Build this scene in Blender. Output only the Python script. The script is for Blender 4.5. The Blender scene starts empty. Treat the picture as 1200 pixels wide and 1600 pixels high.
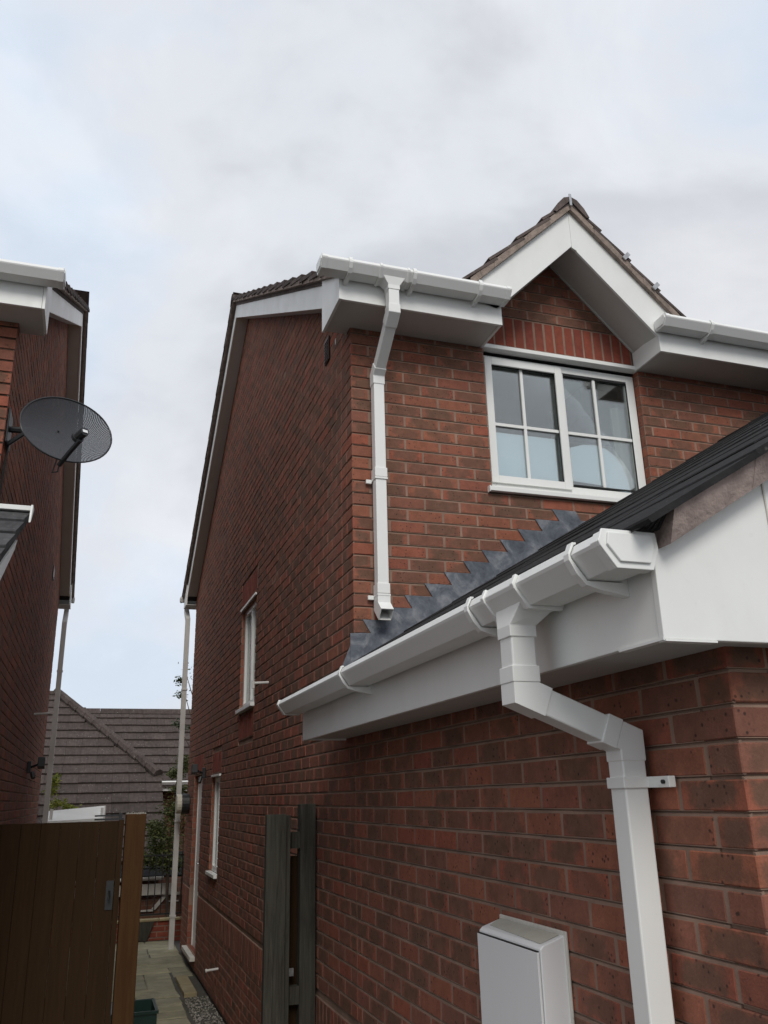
import bpy, math, random
import numpy as np
from mathutils import Matrix, Vector
random.seed(7)
rng = np.random.default_rng(11)
scene = bpy.context.scene
col = scene.collection

# ------------------------------------------------------------------ camera
RW = [[0.948906, -0.314772, -0.022259], [0.079822, 0.307677, -0.948137], [0.305295, 0.897916, 0.317082]]
CAM = Vector((-1.31487, -4.42950, -2.42066))
FPX = 1323.16
cam = bpy.data.cameras.new('camera')
cam.sensor_fit = 'VERTICAL'
cam.sensor_height = 24.0
cam.sensor_width = 18.0
cam.lens = FPX / 1600 * 24.0
cam.clip_start = 0.05
cam.clip_end = 1500
co = bpy.data.objects.new('camera', cam)
col.objects.link(co)
m = Matrix.Identity(4)
for i in range(3):
    m[i][0] = RW[0][i]
    m[i][1] = -RW[1][i]
    m[i][2] = -RW[2][i]
    m[i][3] = CAM[i]
co.matrix_world = m
scene.camera = co

# ------------------------------------------------------------------ world, sun, exposure
SUN_EL, SUN_AZ = math.radians(40), math.radians(190)      # azimuth clockwise from +Y (behind the camera, a little left)
world = bpy.data.worlds.new('World')
scene.world = world
world.use_nodes = True
nt = world.node_tree
nt.nodes.clear()
W = nt.nodes.new
L = nt.links.new
out = W('ShaderNodeOutputWorld')
bg = W('ShaderNodeBackground')
bg.inputs['Strength'].default_value = 0.1
sky = W('ShaderNodeTexSky')
sky.sky_type = 'NISHITA'
sky.sun_disc = False
sky.sun_elevation = SUN_EL
sky.sun_rotation = SUN_AZ
sky.air_density = 1.0
sky.dust_density = 2.0
tc = W('ShaderNodeTexCoord')
mp = W('ShaderNodeMapping')
mp.inputs['Scale'].default_value = (1.0, 1.0, 1.7)
mp.inputs['Location'].default_value = (3.1, 0.45, 1.4)
L(tc.outputs['Generated'], mp.inputs['Vector'])


def wnoise(scale, detail, rough, dist=0.0):
    n = W('ShaderNodeTexNoise')
    n.inputs['Scale'].default_value = scale
    n.inputs['Detail'].default_value = detail
    n.inputs['Roughness'].default_value = rough
    n.inputs['Distortion'].default_value = dist
    L(mp.outputs[0], n.inputs['Vector'])
    return n


def wramp(src, stops):
    r = W('ShaderNodeValToRGB')
    r.color_ramp.interpolation = 'EASE'
    el = r.color_ramp.elements
    while len(el) < len(stops):
        el.new(0.5)
    for e, (p_, c_) in zip(el, stops):
        e.position = p_
        e.color = (*c_, 1)
    L(src, r.inputs['Fac'])
    return r


n1 = wnoise(1.5, 6, 0.52, 0.25)
n2 = wnoise(2.6, 9, 0.58, 0.4)
cloud = wramp(n1.outputs['Fac'], [(0.36, (6.3, 7.0, 8.0)), (0.45, (6.8, 7.05, 7.55)), (0.54, (5.8, 6.0, 6.45)), (0.65, (6.5, 6.65, 7.0))])
tex = wramp(n2.outputs['Fac'], [(0.32, (0.90, 0.905, 0.92)), (0.5, (1.0, 1.0, 1.0)), (0.66, (1.09, 1.085, 1.075))])
mul = W('ShaderNodeMix')
mul.data_type = 'RGBA'
mul.blend_type = 'MULTIPLY'
mul.inputs[0].default_value = 1.0
L(cloud.outputs[0], mul.inputs[6])
L(tex.outputs[0], mul.inputs[7])
cover = wramp(n1.outputs['Fac'], [(0.25, (0.85, 0.85, 0.85)), (0.42, (1.0, 1.0, 1.0))])
mix = W('ShaderNodeMix')
mix.data_type = 'RGBA'
L(cover.outputs[0], mix.inputs[0])
L(sky.outputs[0], mix.inputs[6])
L(mul.outputs[2], mix.inputs[7])
L(mix.outputs[2], bg.inputs['Color'])
L(bg.outputs[0], out.inputs['Surface'])

sl = bpy.data.lights.new('sun', 'SUN')
sl.energy = 1.5
sl.angle = math.radians(25)
sl.color = (1.0, 0.96, 0.90)
so = bpy.data.objects.new('sun', sl)
col.objects.link(so)
sd = Vector((math.sin(SUN_AZ) * math.cos(SUN_EL), math.cos(SUN_AZ) * math.cos(SUN_EL), math.sin(SUN_EL)))
so.rotation_euler = sd.to_track_quat('Z', 'Y').to_euler()
so.location = (0, -10, 20)

scene.view_settings.view_transform = 'Standard'
scene.view_settings.look = 'None'
scene.view_settings.exposure = 0.17
scene.view_settings.gamma = 1.0
scene.view_settings.use_curve_mapping = False

GZ = -4.3          # level of the path

# ------------------------------------------------------------------ materials


class NM:
    """small helper round a node material"""

    def __init__(s, name):
        s.m = bpy.data.materials.new(name)
        s.m.use_nodes = True
        s.t = s.m.node_tree
        s.b = s.t.nodes['Principled BSDF']
        s.out = s.t.nodes['Material Output']

    def n(s, kind, **kw):
        nd = s.t.nodes.new(kind)
        for k, v in kw.items():
            if k.startswith('i_'):
                key = k[2:]
                nd.inputs[int(key) if key.isdigit() else key.replace('_', ' ')].default_value = v
            else:
                setattr(nd, k, v)
        return nd

    def l(s, a, b):
        s.t.links.new(a, b)

    def math(s, op, a, b=None, c=None, clamp=False):
        nd = s.n('ShaderNodeMath', operation=op, use_clamp=clamp)
        for i, v in enumerate((a, b, c)):
            if v is None:
                continue
            if hasattr(v, 'links'):
                s.l(v, nd.inputs[i])
            else:
                nd.inputs[i].default_value = v
        return nd.outputs[0]

    def mix(s, f, a, b, blend='MIX'):
        nd = s.n('ShaderNodeMix', data_type='RGBA', blend_type=blend)
        for i, v in ((0, f), (6, a), (7, b)):
            if hasattr(v, 'links'):
                s.l(v, nd.inputs[i])
            elif i == 0:
                nd.inputs[0].default_value = v
            else:
                nd.inputs[i].default_value = (*v, 1)
        return nd.outputs[2]

    def ramp(s, f, stops, interp='LINEAR'):
        nd = s.n('ShaderNodeValToRGB')
        nd.color_ramp.interpolation = interp
        el = nd.color_ramp.elements
        while len(el) < len(stops):
            el.new(0.5)
        for e, (p_, c_) in zip(el, stops):
            e.position = p_
            e.color = (*c_, 1) if hasattr(c_, '__len__') else (c_, c_, c_, 1)
        s.l(f, nd.inputs['Fac'])
        return nd.outputs[0]

    def coords(s, kind='Object'):
        return s.n('ShaderNodeTexCoord').outputs[kind]

    def noise(s, vec, scale, detail=3, rough=0.55, dist=0.0):
        nd = s.n('ShaderNodeTexNoise')
        nd.inputs['Scale'].default_value = scale
        nd.inputs['Detail'].default_value = detail
        nd.inputs['Roughness'].default_value = rough
        nd.inputs['Distortion'].default_value = dist
        s.l(vec, nd.inputs['Vector'])
        return nd.outputs['Fac']

    def offset(s, vec, r, k=37.0):
        a = s.n('ShaderNodeVectorMath', operation='ADD')
        s.l(vec, a.inputs[0])
        c = s.n('ShaderNodeCombineXYZ')
        s.l(s.math('MULTIPLY', r, k), c.inputs[0])
        s.l(s.math('MULTIPLY', r, k * 1.7), c.inputs[1])
        s.l(s.math('MULTIPLY', r, k * 0.6), c.inputs[2])
        s.l(c.outputs[0], a.inputs[1])
        return a.outputs[0]

    def rand(s):
        """one random number per piece: object random + per face attribute"""
        at = s.n('ShaderNodeAttribute', attribute_name='bt')
        oi = s.n('ShaderNodeObjectInfo')
        return s.math('FRACT', s.math('ADD', s.math('MULTIPLY', oi.outputs['Random'], 5.31), at.outputs['Fac']))

    def bump(s, h, strength=0.3, dist=0.002):
        nd = s.n('ShaderNodeBump')
        nd.inputs['Strength'].default_value = strength
        nd.inputs['Distance'].default_value = dist
        s.l(h, nd.inputs['Height'])
        s.l(nd.outputs[0], s.b.inputs['Normal'])

    def color(s, c):
        if hasattr(c, 'links'):
            s.l(c, s.b.inputs['Base Color'])
        else:
            s.b.inputs['Base Color'].default_value = (*c, 1)

    def rough(s, r):
        if hasattr(r, 'links'):
            s.l(r, s.b.inputs['Roughness'])
        else:
            s.b.inputs['Roughness'].default_value = r


def brick_material(name, palette, smudge=1.0):
    q = NM(name)
    r = q.rand()
    uv = q.n('ShaderNodeUVMap', uv_map='UVMap').outputs[0]
    vec = q.offset(q.coords(), r)
    n_big = q.noise(vec, 22, 4, 0.6)
    n_fine = q.noise(vec, 160, 3, 0.6)
    base = q.ramp(r, palette)
    # burnt centre of the face, redder ends
    sub = q.n('ShaderNodeVectorMath', operation='SUBTRACT')
    q.l(uv, sub.inputs[0])
    sub.inputs[1].default_value = (0.5, 0.5, 0)
    ab = q.n('ShaderNodeVectorMath', operation='ABSOLUTE')
    q.l(sub.outputs[0], ab.inputs[0])
    sx = q.n('ShaderNodeSeparateXYZ')
    q.l(ab.outputs[0], sx.inputs[0])
    d0 = q.math('SMOOTH_MAX', q.math('MULTIPLY', sx.outputs[0], 0.95), q.math('MULTIPLY', sx.outputs[1], 0.80), 0.2)
    # the burnt patch sits a little differently on every brick
    d = q.math('ADD', d0, q.math('MULTIPLY', q.math('SUBTRACT', n_big, 0.5), 0.55))
    mask = q.ramp(d, [(0.25, 1.0), (0.47, 0.0)], 'EASE')
    r2 = q.math('FRACT', q.math('MULTIPLY', r, 17.37))
    amt = q.math('MULTIPLY', q.ramp(r2, [(0.25, 0.10), (0.5, 0.6), (1.0, 0.92)]), smudge)
    c = q.mix(q.math('MULTIPLY', mask, amt), base, (0.155, 0.092, 0.064))
    # little black iron spots, clustered
    vo = q.n('ShaderNodeTexVoronoi')
    vo.inputs['Scale'].default_value = 50
    q.l(vec, vo.inputs['Vector'])
    spot = q.ramp(vo.outputs['Distance'], [(0.13, 1.0), (0.27, 0.0)])
    cl = q.ramp(q.noise(vec, 13, 2), [(0.47, 0.0), (0.56, 1.0)])
    c = q.mix(q.math('MULTIPLY', q.math('MULTIPLY', spot, cl), 0.9 * smudge), c, (0.03, 0.024, 0.022))
    c = q.mix(q.ramp(n_fine, [(0.3, 0.42), (0.72, 0.0)]), c, (0.12, 0.060, 0.04), 'MIX') if smudge > .5 else c
    c = q.mix(1.0, c, q.ramp(n_big, [(0.25, 0.80), (0.75, 1.15)]), 'MULTIPLY')
    # wall scale weathering
    geo = q.n('ShaderNodeNewGeometry').outputs['Position']
    c = q.mix(1.0, c, q.ramp(q.noise(geo, 1.3, 4, 0.6), [(0.3, 0.86), (0.7, 1.10)]), 'MULTIPLY')
    q.color(c)
    q.rough(0.92)
    q.b.inputs['Specular IOR Level'].default_value = 0.25
    h = q.math('ADD', q.math('MULTIPLY', n_fine, 0.6), n_big)
    q.bump(h, 0.6, 0.003)
    return q.m


PAL = [(0.0, (0.345, 0.125, 0.076)), (0.22, (0.31, 0.115, 0.074)), (0.40, (0.24, 0.102, 0.074)),
       (0.55, (0.375, 0.133, 0.078)), (0.70, (0.33, 0.098, 0.064)), (0.85, (0.265, 0.115, 0.080)), (1.0, (0.37, 0.108, 0.066))]
M_BRICK = brick_material('multi_stock_brick', PAL, 1.0)
M_RED = brick_material('smooth_red_brick', [(0.0, (0.23, 0.058, 0.038)), (0.5, (0.27, 0.070, 0.044)), (1.0, (0.20, 0.054, 0.038))], 0.12)


def simple(name, color, rough=0.6, nscale=8, namt=0.15, bump=0.0, bscale=60, metal=0.0, spec=None, rand=0.0, bdist=0.002):
    q = NM(name)
    v = q.coords()
    if rand:
        r = q.rand()
        v = q.offset(v, r)
    c = q.mix(1.0, color, q.ramp(q.noise(v, nscale, 4, 0.6), [(0.3, 1 - namt), (0.7, 1 + namt)]), 'MULTIPLY')
    if rand:
        c = q.mix(1.0, c, q.ramp(r, [(0.0, 1 - rand), (1.0, 1 + rand)]), 'MULTIPLY')
    q.color(c)
    q.rough(rough)
    q.b.inputs['Metallic'].default_value = metal
    if spec is not None:
        q.b.inputs['Specular IOR Level'].default_value = spec
    if bump:
        q.bump(q.noise(v, bscale, 4, 0.6), bump, bdist)
    return q.m


def far_brick():
    q = NM('far_brick')
    geo = q.n('ShaderNodeNewGeometry').outputs['Position']
    mpp = q.n('ShaderNodeMapping')
    mpp.inputs['Rotation'].default_value = (math.radians(90), 0, 0)
    q.l(geo, mpp.inputs['Vector'])
    b = q.n('ShaderNodeTexBrick')
    b.inputs['Scale'].default_value = 1.0
    b.inputs['Brick Width'].default_value = 0.225
    b.inputs['Row Height'].default_value = 0.075
    b.inputs['Mortar Size'].default_value = 0.006
    b.inputs['Color1'].default_value = (0.20, 0.085, 0.050, 1)
    b.inputs['Color2'].default_value = (0.13, 0.060, 0.042, 1)
    b.inputs['Mortar'].default_value = (0.17, 0.13, 0.10, 1)
    q.l(mpp.outputs[0], b.inputs['Vector'])
    q.color(q.mix(1.0, b.outputs['Color'], q.ramp(q.noise(geo, 2.5, 4), [(0.3, .75), (0.7, 1.15)]), 'MULTIPLY'))
    q.rough(.95)
    return q.m


M_BRICK_FAR = far_brick()
M_MORTAR = simple('mortar', (0.27, 0.182, 0.138), 0.95, 5, 0.25, 0.8, 120, spec=0.2)


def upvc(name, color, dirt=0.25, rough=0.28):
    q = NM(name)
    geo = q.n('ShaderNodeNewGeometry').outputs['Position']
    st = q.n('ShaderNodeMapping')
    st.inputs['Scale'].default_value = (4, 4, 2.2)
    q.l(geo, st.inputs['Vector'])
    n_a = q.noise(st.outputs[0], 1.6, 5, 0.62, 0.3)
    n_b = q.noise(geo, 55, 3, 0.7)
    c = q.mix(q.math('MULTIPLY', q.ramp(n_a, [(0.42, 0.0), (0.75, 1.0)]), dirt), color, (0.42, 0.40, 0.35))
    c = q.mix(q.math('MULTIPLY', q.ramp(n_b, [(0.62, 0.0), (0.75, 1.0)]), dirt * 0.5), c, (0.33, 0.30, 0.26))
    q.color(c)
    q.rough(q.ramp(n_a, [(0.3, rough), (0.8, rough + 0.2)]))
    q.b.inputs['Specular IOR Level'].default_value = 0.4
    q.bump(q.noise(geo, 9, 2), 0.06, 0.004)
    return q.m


M_UPVC = upvc('white_upvc', (0.83, 0.84, 0.815), 0.07)
M_BOARD = upvc('white_board', (0.82, 0.83, 0.805), 0.12, 0.35)
M_OLDPIPE = upvc('weathered_white_plastic', (0.62, 0.61, 0.58), 0.6, 0.5)
M_SOFFIT = upvc('shaded_white_soffit', (0.56, 0.56, 0.53), 0.2, 0.45)  # greyer than the boards: shade of the undersides is put into the colour
M_SEAL = simple('black_rubber', (0.02, 0.02, 0.02), 0.6)


def tile_material(name, color, lich=0.35, rand=0.18):
    q = NM(name)
    r = q.rand()
    v = q.offset(q.coords(), r)
    c = q.mix(1.0, color, q.ramp(q.noise(v, 14, 5, 0.65), [(0.3, 0.72), (0.7, 1.25)]), 'MULTIPLY')
    c = q.mix(1.0, c, q.ramp(r, [(0.0, 1 - rand), (1.0, 1 + rand)]), 'MULTIPLY')
    st = q.n('ShaderNodeMapping')
    st.inputs['Scale'].default_value = (30, 3, 3)
    q.l(v, st.inputs['Vector'])
    c = q.mix(1.0, c, q.ramp(q.noise(st.outputs[0], 1.5, 3), [(0.35, 0.82), (0.65, 1.1)]), 'MULTIPLY')
    vo = q.n('ShaderNodeTexVoronoi')
    vo.inputs['Scale'].default_value = 22
    q.l(v, vo.inputs['Vector'])
    sp = q.math('MULTIPLY', q.ramp(vo.outputs['Distance'], [(0.08, 1.0), (0.17, 0.0)]), q.ramp(q.noise(v, 4, 2), [(0.5, 0.0), (0.62, lich)]))
    c = q.mix(sp, c, (0.42, 0.42, 0.37))
    q.color(c)
    q.rough(0.95)
    q.b.inputs['Specular IOR Level'].default_value = 0.2
    q.bump(q.noise(v, 90, 4, 0.7), 0.5, 0.004)
    return q.m


M_TILE = tile_material('brown_concrete_tile', (0.110, 0.088, 0.080), 0.6)
M_TILE_DARK = tile_material('dark_mossy_tile', (0.026, 0.026, 0.027), 0.25)
M_TILE_GREY = tile_material('dark_grey_tile', (0.075, 0.075, 0.078), 0.8)
M_TILE_FAR = tile_material('weathered_far_tile', (0.078, 0.062, 0.056), 1.0, 0.14)
M_BEDDING = simple('mortar_bedding', (0.27, 0.215, 0.18), 0.95, 20, 0.3, 0.9, 70, bdist=0.005)
M_BED_PINK = simple('stained_mortar_bedding', (0.33, 0.26, 0.235), 0.95, 9, 0.42, 0.9, 45, bdist=0.006)
M_BED_BLACK = simple('dark_void_bedding', (0.035, 0.034, 0.033), 0.9, 18, 0.4, 0.9, 60, bdist=0.006)  # dark mortar whose black also stands in for the shaded void under the tiles


def lead_material():
    q = NM('grey_lead')
    v = q.coords()
    n_a = q.noise(v, 9, 5, 0.65, 0.6)
    n_b = q.noise(v, 45, 4, 0.6)
    c = q.ramp(n_a, [(0.32, (0.075, 0.085, 0.105)), (0.5, (0.13, 0.145, 0.17)), (0.68, (0.25, 0.26, 0.28))])
    q.color(q.mix(1.0, c, q.ramp(n_b, [(0.3, 0.8), (0.7, 1.15)]), 'MULTIPLY'))
    q.rough(q.ramp(n_b, [(0.3, 0.45), (0.7, 0.7)]))
    q.b.inputs['Metallic'].default_value = 0.35
    q.bump(n_a, 0.5, 0.01)
    return q.m


M_LEAD = lead_material()


def glass_material(name, refl=0.11, tint=(0.95, 0.98, 0.98)):
    q = NM(name)
    t = q.n('ShaderNodeBsdfTransparent')
    t.inputs[0].default_value = (*tint, 1)
    g = q.n('ShaderNodeBsdfGlossy')
    g.inputs['Roughness'].default_value = 0.0
    g.inputs['Color'].default_value = (0.93, 0.95, 0.94, 1)
    fr = q.n('ShaderNodeLayerWeight')
    fr.inputs['Blend'].default_value = 0.35
    mx = q.n('ShaderNodeMixShader')
    f = q.math('ADD', q.math('MULTIPLY', fr.outputs['Fresnel'], 0.75), refl, clamp=True)
    q.l(f, mx.inputs[0])
    q.l(t.outputs[0], mx.inputs[1])
    q.l(g.outputs[0], mx.inputs[2])
    q.l(mx.outputs[0], q.out.inputs['Surface'])
    # slight waviness of the sealed unit
    v = q.coords()
    bp = q.n('ShaderNodeBump')
    bp.inputs['Strength'].default_value = 0.02
    bp.inputs['Distance'].default_value = 0.01
    q.l(q.noise(v, 3, 2), bp.inputs['Height'])
    q.l(bp.outputs[0], g.inputs['Normal'])
    return q.m


M_GLASS = glass_material('window_glass')
M_WALLPAINT = simple('painted_room_wall', (0.50, 0.50, 0.47), 0.9, 3, 0.05)
M_BLUE = simple('pale_blue_panel', (0.80, 0.90, 0.97), 0.8, 3, 0.03)
M_CREAM = simple('cream_curtain', (0.70, 0.68, 0.60), 0.9, 5, 0.1)


def wood(name, color, grain=0.35, rough=0.85, axis=2, green=0.0, scale=1.0):
    q = NM(name)
    r = q.rand()
    v = q.offset(q.coords(), r, 11)
    mpp = q.n('ShaderNodeMapping')
    s_ = [28 * scale, 28 * scale, 28 * scale]
    s_[axis] = 1.6 * scale
    mpp.inputs['Scale'].default_value = s_
    q.l(v, mpp.inputs['Vector'])
    n_a = q.noise(mpp.outputs[0], 1.6, 6, 0.7, 0.8)
    c = q.mix(1.0, color, q.ramp(n_a, [(0.3, 1 - grain), (0.7, 1 + grain)]), 'MULTIPLY')
    c = q.mix(1.0, c, q.ramp(r, [(0.0, 0.92), (1.0, 1.07)]), 'MULTIPLY')
    if green:
        c = q.mix(q.math('MULTIPLY', q.ramp(q.noise(v, 5, 4, 0.6), [(0.4, 0.0), (0.7, 1.0)]), green), c, (0.075, 0.085, 0.060))
    q.color(c)
    q.rough(rough)
    q.b.inputs['Specular IOR Level'].default_value = 0.12
    q.bump(n_a, 0.5, 0.003)
    return q.m


M_GATE = wood('shade_darkened_brown_board', (0.034, 0.0185, 0.0080), 0.2)  # brown darkened so the colour carries the deep shade on the gate
M_GATE_POST = wood('orange_stained_timber', (0.058, 0.028, 0.011), 0.2)
M_GREYWOOD = wood('weathered_grey_timber', (0.060, 0.055, 0.045), 0.5, 0.95, 2, 0.3)
M_BLACKPL = simple('black_plastic', (0.022, 0.023, 0.025), 0.45, 20, 0.2)
M_BLACKIRON = simple('black_painted_iron', (0.012, 0.012, 0.012), 0.5)
M_GALV = simple('galvanised_steel', (0.42, 0.43, 0.44), 0.4, 30, 0.2, metal=0.8)
M_BROWNPL = simple('brown_plastic', (0.045, 0.020, 0.015), 0.5)
M_CREAMPL = simple('cream_plastic', (0.60, 0.57, 0.47), 0.5)
M_METER = upvc('meter_box_white', (0.80, 0.81, 0.81), 0.06, 0.35)
M_ALGAE = upvc('grimy_case_top', (0.52, 0.51, 0.44), 1.0, 0.6)
M_GREEN_CRATE = simple('dark_green_plastic', (0.010, 0.030, 0.024), 0.4)
M_GRIMYWHITE = upvc('grimy_white_plastic', (0.66, 0.64, 0.58), 0.8, 0.5)


def stone(name, color, moss=0.35):
    q = NM(name)
    r = q.rand()
    v = q.offset(q.coords(), r)
    geo = q.n('ShaderNodeNewGeometry').outputs['Position']
    c = q.mix(1.0, color, q.ramp(q.noise(v, 5, 6, 0.65), [(0.3, 0.7), (0.7, 1.25)]), 'MULTIPLY')
    c = q.mix(1.0, c, q.ramp(r, [(0.0, 0.78), (1.0, 1.18)]), 'MULTIPLY')
    c = q.mix(q.math('MULTIPLY', q.ramp(q.noise(geo, 3, 5, 0.7), [(0.45, 0.0), (0.7, 1.0)]), moss), c, (0.06, 0.07, 0.035))
    q.color(c)
    q.rough(q.ramp(q.noise(geo, 2, 3), [(0.3, 0.55), (0.7, 0.95)]))
    q.bump(q.noise(v, 25, 5, 0.7), 0.6, 0.006)
    return q.m


M_FLAG = stone('paving_flag', (0.26, 0.24, 0.155))
M_BUFF = stone('buff_edging', (0.33, 0.27, 0.15), 0.25)
M_SOIL = stone('damp_soil', (0.07, 0.06, 0.045), 0.6)
M_DRIVE = stone('dark_asphalt', (0.065, 0.063, 0.058), 0.1)  # asphalt tone, kept dark so little light bounces up under the eaves
M_LOWGROUND = stone('lower_ground', (0.12, 0.12, 0.08), 0.6)
M_GRAVEL = stone('mixed_gravel', (0.24, 0.22, 0.19), 0.15)


def leafmat(name, c1, c2):
    q = NM(name)
    r = q.n('ShaderNodeAttribute', attribute_name='bt').outputs['Fac']
    c = q.ramp(r, [(0.0, c1), (1.0, c2)])
    q.color(c)
    q.rough(0.55)
    t = q.n('ShaderNodeBsdfTranslucent')
    q.l(c, t.inputs[0])
    mx = q.n('ShaderNodeMixShader')
    mx.inputs[0].default_value = 0.3
    q.l(q.b.outputs[0], mx.inputs[1])
    q.l(t.outputs[0], mx.inputs[2])
    q.l(mx.outputs[0], q.out.inputs['Surface'])
    return q.m


M_LEAF = leafmat('climber_leaf', (0.045, 0.075, 0.022), (0.16, 0.17, 0.05))
M_LEAF_Y = leafmat('yellow_green_leaf', (0.16, 0.20, 0.03), (0.42, 0.44, 0.09))
M_LEAF_R = leafmat('rusty_leaf', (0.11, 0.06, 0.025), (0.20, 0.12, 0.04))
M_LEAF_D = leafmat('dark_tree_leaf', (0.03, 0.05, 0.02), (0.08, 0.11, 0.045))
M_BARK = simple('bark', (0.10, 0.075, 0.05), 0.9, 20, 0.3, 0.8, 50)


def mesh_dish_material():
    q = NM('perforated_dark_mesh')
    q.color((0.035, 0.038, 0.044))
    q.rough(0.45)
    v = q.coords()
    mpp = q.n('ShaderNodeMapping')
    mpp.inputs['Scale'].default_value = (230, 230, 230)
    q.l(v, mpp.inputs['Vector'])
    ch = q.n('ShaderNodeTexVoronoi')
    ch.inputs['Scale'].default_value = 1.0
    ch.inputs['Randomness'].default_value = 0.0
    q.l(mpp.outputs[0], ch.inputs['Vector'])
    hole = q.ramp(ch.outputs['Distance'], [(0.27, 1.0), (0.32, 0.0)])
    tr = q.n('ShaderNodeBsdfTransparent')
    mx = q.n('ShaderNodeMixShader')
    q.l(hole, mx.inputs[0])
    q.l(q.b.outputs[0], mx.inputs[1])
    q.l(tr.outputs[0], mx.inputs[2])
    q.l(mx.outputs[0], q.out.inputs['Surface'])
    return q.m


M_DISH = mesh_dish_material()

# ------------------------------------------------------------------ mesh helpers


class MB:
    """collects polygons, builds ONE mesh object"""

    def __init__(s):
        s.v, s.f, s.uv, s.bt = [], [], [], []
        s.has_uv = False

    def poly(s, pts, bt=0.0, uv=None):
        b = len(s.v)
        s.v += [tuple(p_) for p_ in pts]
        s.f.append(tuple(range(b, b + len(pts))))
        s.bt.append(bt)
        s.uv += uv if uv else [(0.0, 0.0)] * len(pts)
        if uv:
            s.has_uv = True

    def faces(s, vs, fs, bt=0.0, uvs=None):
        b = len(s.v)
        s.v += [tuple(p_) for p_ in vs]
        for k, f_ in enumerate(fs):
            s.f.append(tuple(b + i for i in f_))
            s.bt.append(bt)
            if uvs:
                s.uv += uvs[k]
                s.has_uv = True
            else:
                s.uv += [(0.0, 0.0)] * len(f_)

    def box(s, a, b, bt=0.0, bev=0.0):
        x0, x1 = min(a[0], b[0]), max(a[0], b[0])
        y0, y1 = min(a[1], b[1]), max(a[1], b[1])
        z0, z1 = min(a[2], b[2]), max(a[2], b[2])
        vs = [(x0, y0, z0), (x1, y0, z0), (x1, y1, z0), (x0, y1, z0), (x0, y0, z1), (x1, y0, z1), (x1, y1, z1), (x0, y1, z1)]
        s.faces(vs, [(0, 3, 2, 1), (4, 5, 6, 7), (0, 1, 5, 4), (1, 2, 6, 5), (2, 3, 7, 6), (3, 0, 4, 7)], bt)

    def prism(s, loop, vec, bt=0.0):
        """closed 3D loop of points extruded along vec"""
        n_ = len(loop)
        a = [Vector(p_) for p_ in loop]
        b = [p_ + Vector(vec) for p_ in a]
        s.faces(a + b, [tuple(range(n_ - 1, -1, -1)), tuple(range(n_, 2 * n_))] +
                [(i, (i + 1) % n_, n_ + (i + 1) % n_, n_ + i) for i in range(n_)], bt)

    def tube(s, pts, r, seg=8, taper=None, bt=0.0):
        pts = [Vector(p_) for p_ in pts]
        rings = []
        for i, p_ in enumerate(pts):
            d = (pts[min(i + 1, len(pts) - 1)] - pts[max(i - 1, 0)]).normalized()
            u = d.cross(Vector((0, 0, 1)))
            if u.length < 0.05:
                u = d.cross(Vector((1, 0, 0)))
            u.normalize()
            w = d.cross(u)
            rr = r if taper is None else r + (taper - r) * i / max(1, len(pts) - 1)
            rings.append([p_ + rr * (math.cos(2 * math.pi * k / seg) * u + math.sin(2 * math.pi * k / seg) * w) for k in range(seg)])
        vs = [q_ for rg in rings for q_ in rg]
        fs = []
        for i in range(len(pts) - 1):
            for k in range(seg):
                a, b = i * seg + k, i * seg + (k + 1) % seg
                fs.append((a, b, b + seg, a + seg))
        fs.append(tuple(range(seg - 1, -1, -1)))
        fs.append(tuple(range((len(pts) - 1) * seg, len(pts) * seg)))
        s.faces(vs, fs, bt)

    def mesh(s, name, mat, smooth=False, recalc=True):
        me = bpy.data.meshes.new(name)
        me.from_pydata(s.v, [], s.f)
        me.materials.append(mat)
        if any(s.bt):
            at = me.attributes.new('bt', 'FLOAT', 'FACE')
            at.data.foreach_set('value', np.array(s.bt, dtype=np.float32))
        if s.has_uv:
            ul = me.uv_layers.new(name='UVMap')
            ul.data.foreach_set('uv', np.array(s.uv, dtype=np.float32).ravel())
        if recalc:
            import bmesh
            bm = bmesh.new()
            bm.from_mesh(me)
            bmesh.ops.recalc_face_normals(bm, faces=bm.faces)
            bm.to_mesh(me)
            bm.free()
        if smooth:
            for p_ in me.polygons:
                p_.use_smooth = True
        me.update()
        return me

    def build(s, name, mat, parent=None, bevel=0.0, smooth=False, kind=None, label=None, recalc=True):
        o = bpy.data.objects.new(name, s.mesh(name, mat, smooth, recalc))
        col.objects.link(o)
        attach(o, parent)
        if bevel:
            b = o.modifiers.new('bevel', 'BEVEL')
            b.width = bevel
            b.segments = 2
            b.limit_method = 'ANGLE'
            b.angle_limit = math.radians(35)
        if kind:
            o['kind'] = kind
        if label:
            o['label'] = label
        return o


def world_loc(o):
    v = Vector((0, 0, 0))
    while o is not None:
        v += o.location
        o = o.parent
    return v


def attach(o, parent):
    """all meshes are written in world coordinates; keep them so under a translated parent"""
    if parent is None:
        return
    o.parent = parent
    o.location = o.location - world_loc(parent)


def thing(name, label, cat, loc, group=None):
    o = bpy.data.objects.new(name, None)
    o.empty_display_size = 0.2
    col.objects.link(o)
    o.location = loc
    o['label'] = label
    o['category'] = cat
    if group:
        o['group'] = group
    return o


def piece(name, me, parent, mat4, label=None):
    o = bpy.data.objects.new(name, me)
    col.objects.link(o)
    o.matrix_world = mat4
    if parent is not None:
        base = world_loc(parent)
        o.parent = parent
        m4 = mat4.copy()
        m4.translation = m4.translation - base
        o.matrix_local = m4
    if label:
        o['label'] = label
    return o


def bx(name, a, b, mat, parent, bevel=0.0, label=None, kind=None):
    q = MB()
    q.box(a, b)
    return q.build(name, mat, parent, bevel, label=label, kind=kind)


# ------------------------------------------------------------------ bricks
JT = 0.010          # joint
CH = 0.075          # course
BH = CH - JT
HDR = 0.1025
STR = 0.215

_brick_cache = {}


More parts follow.
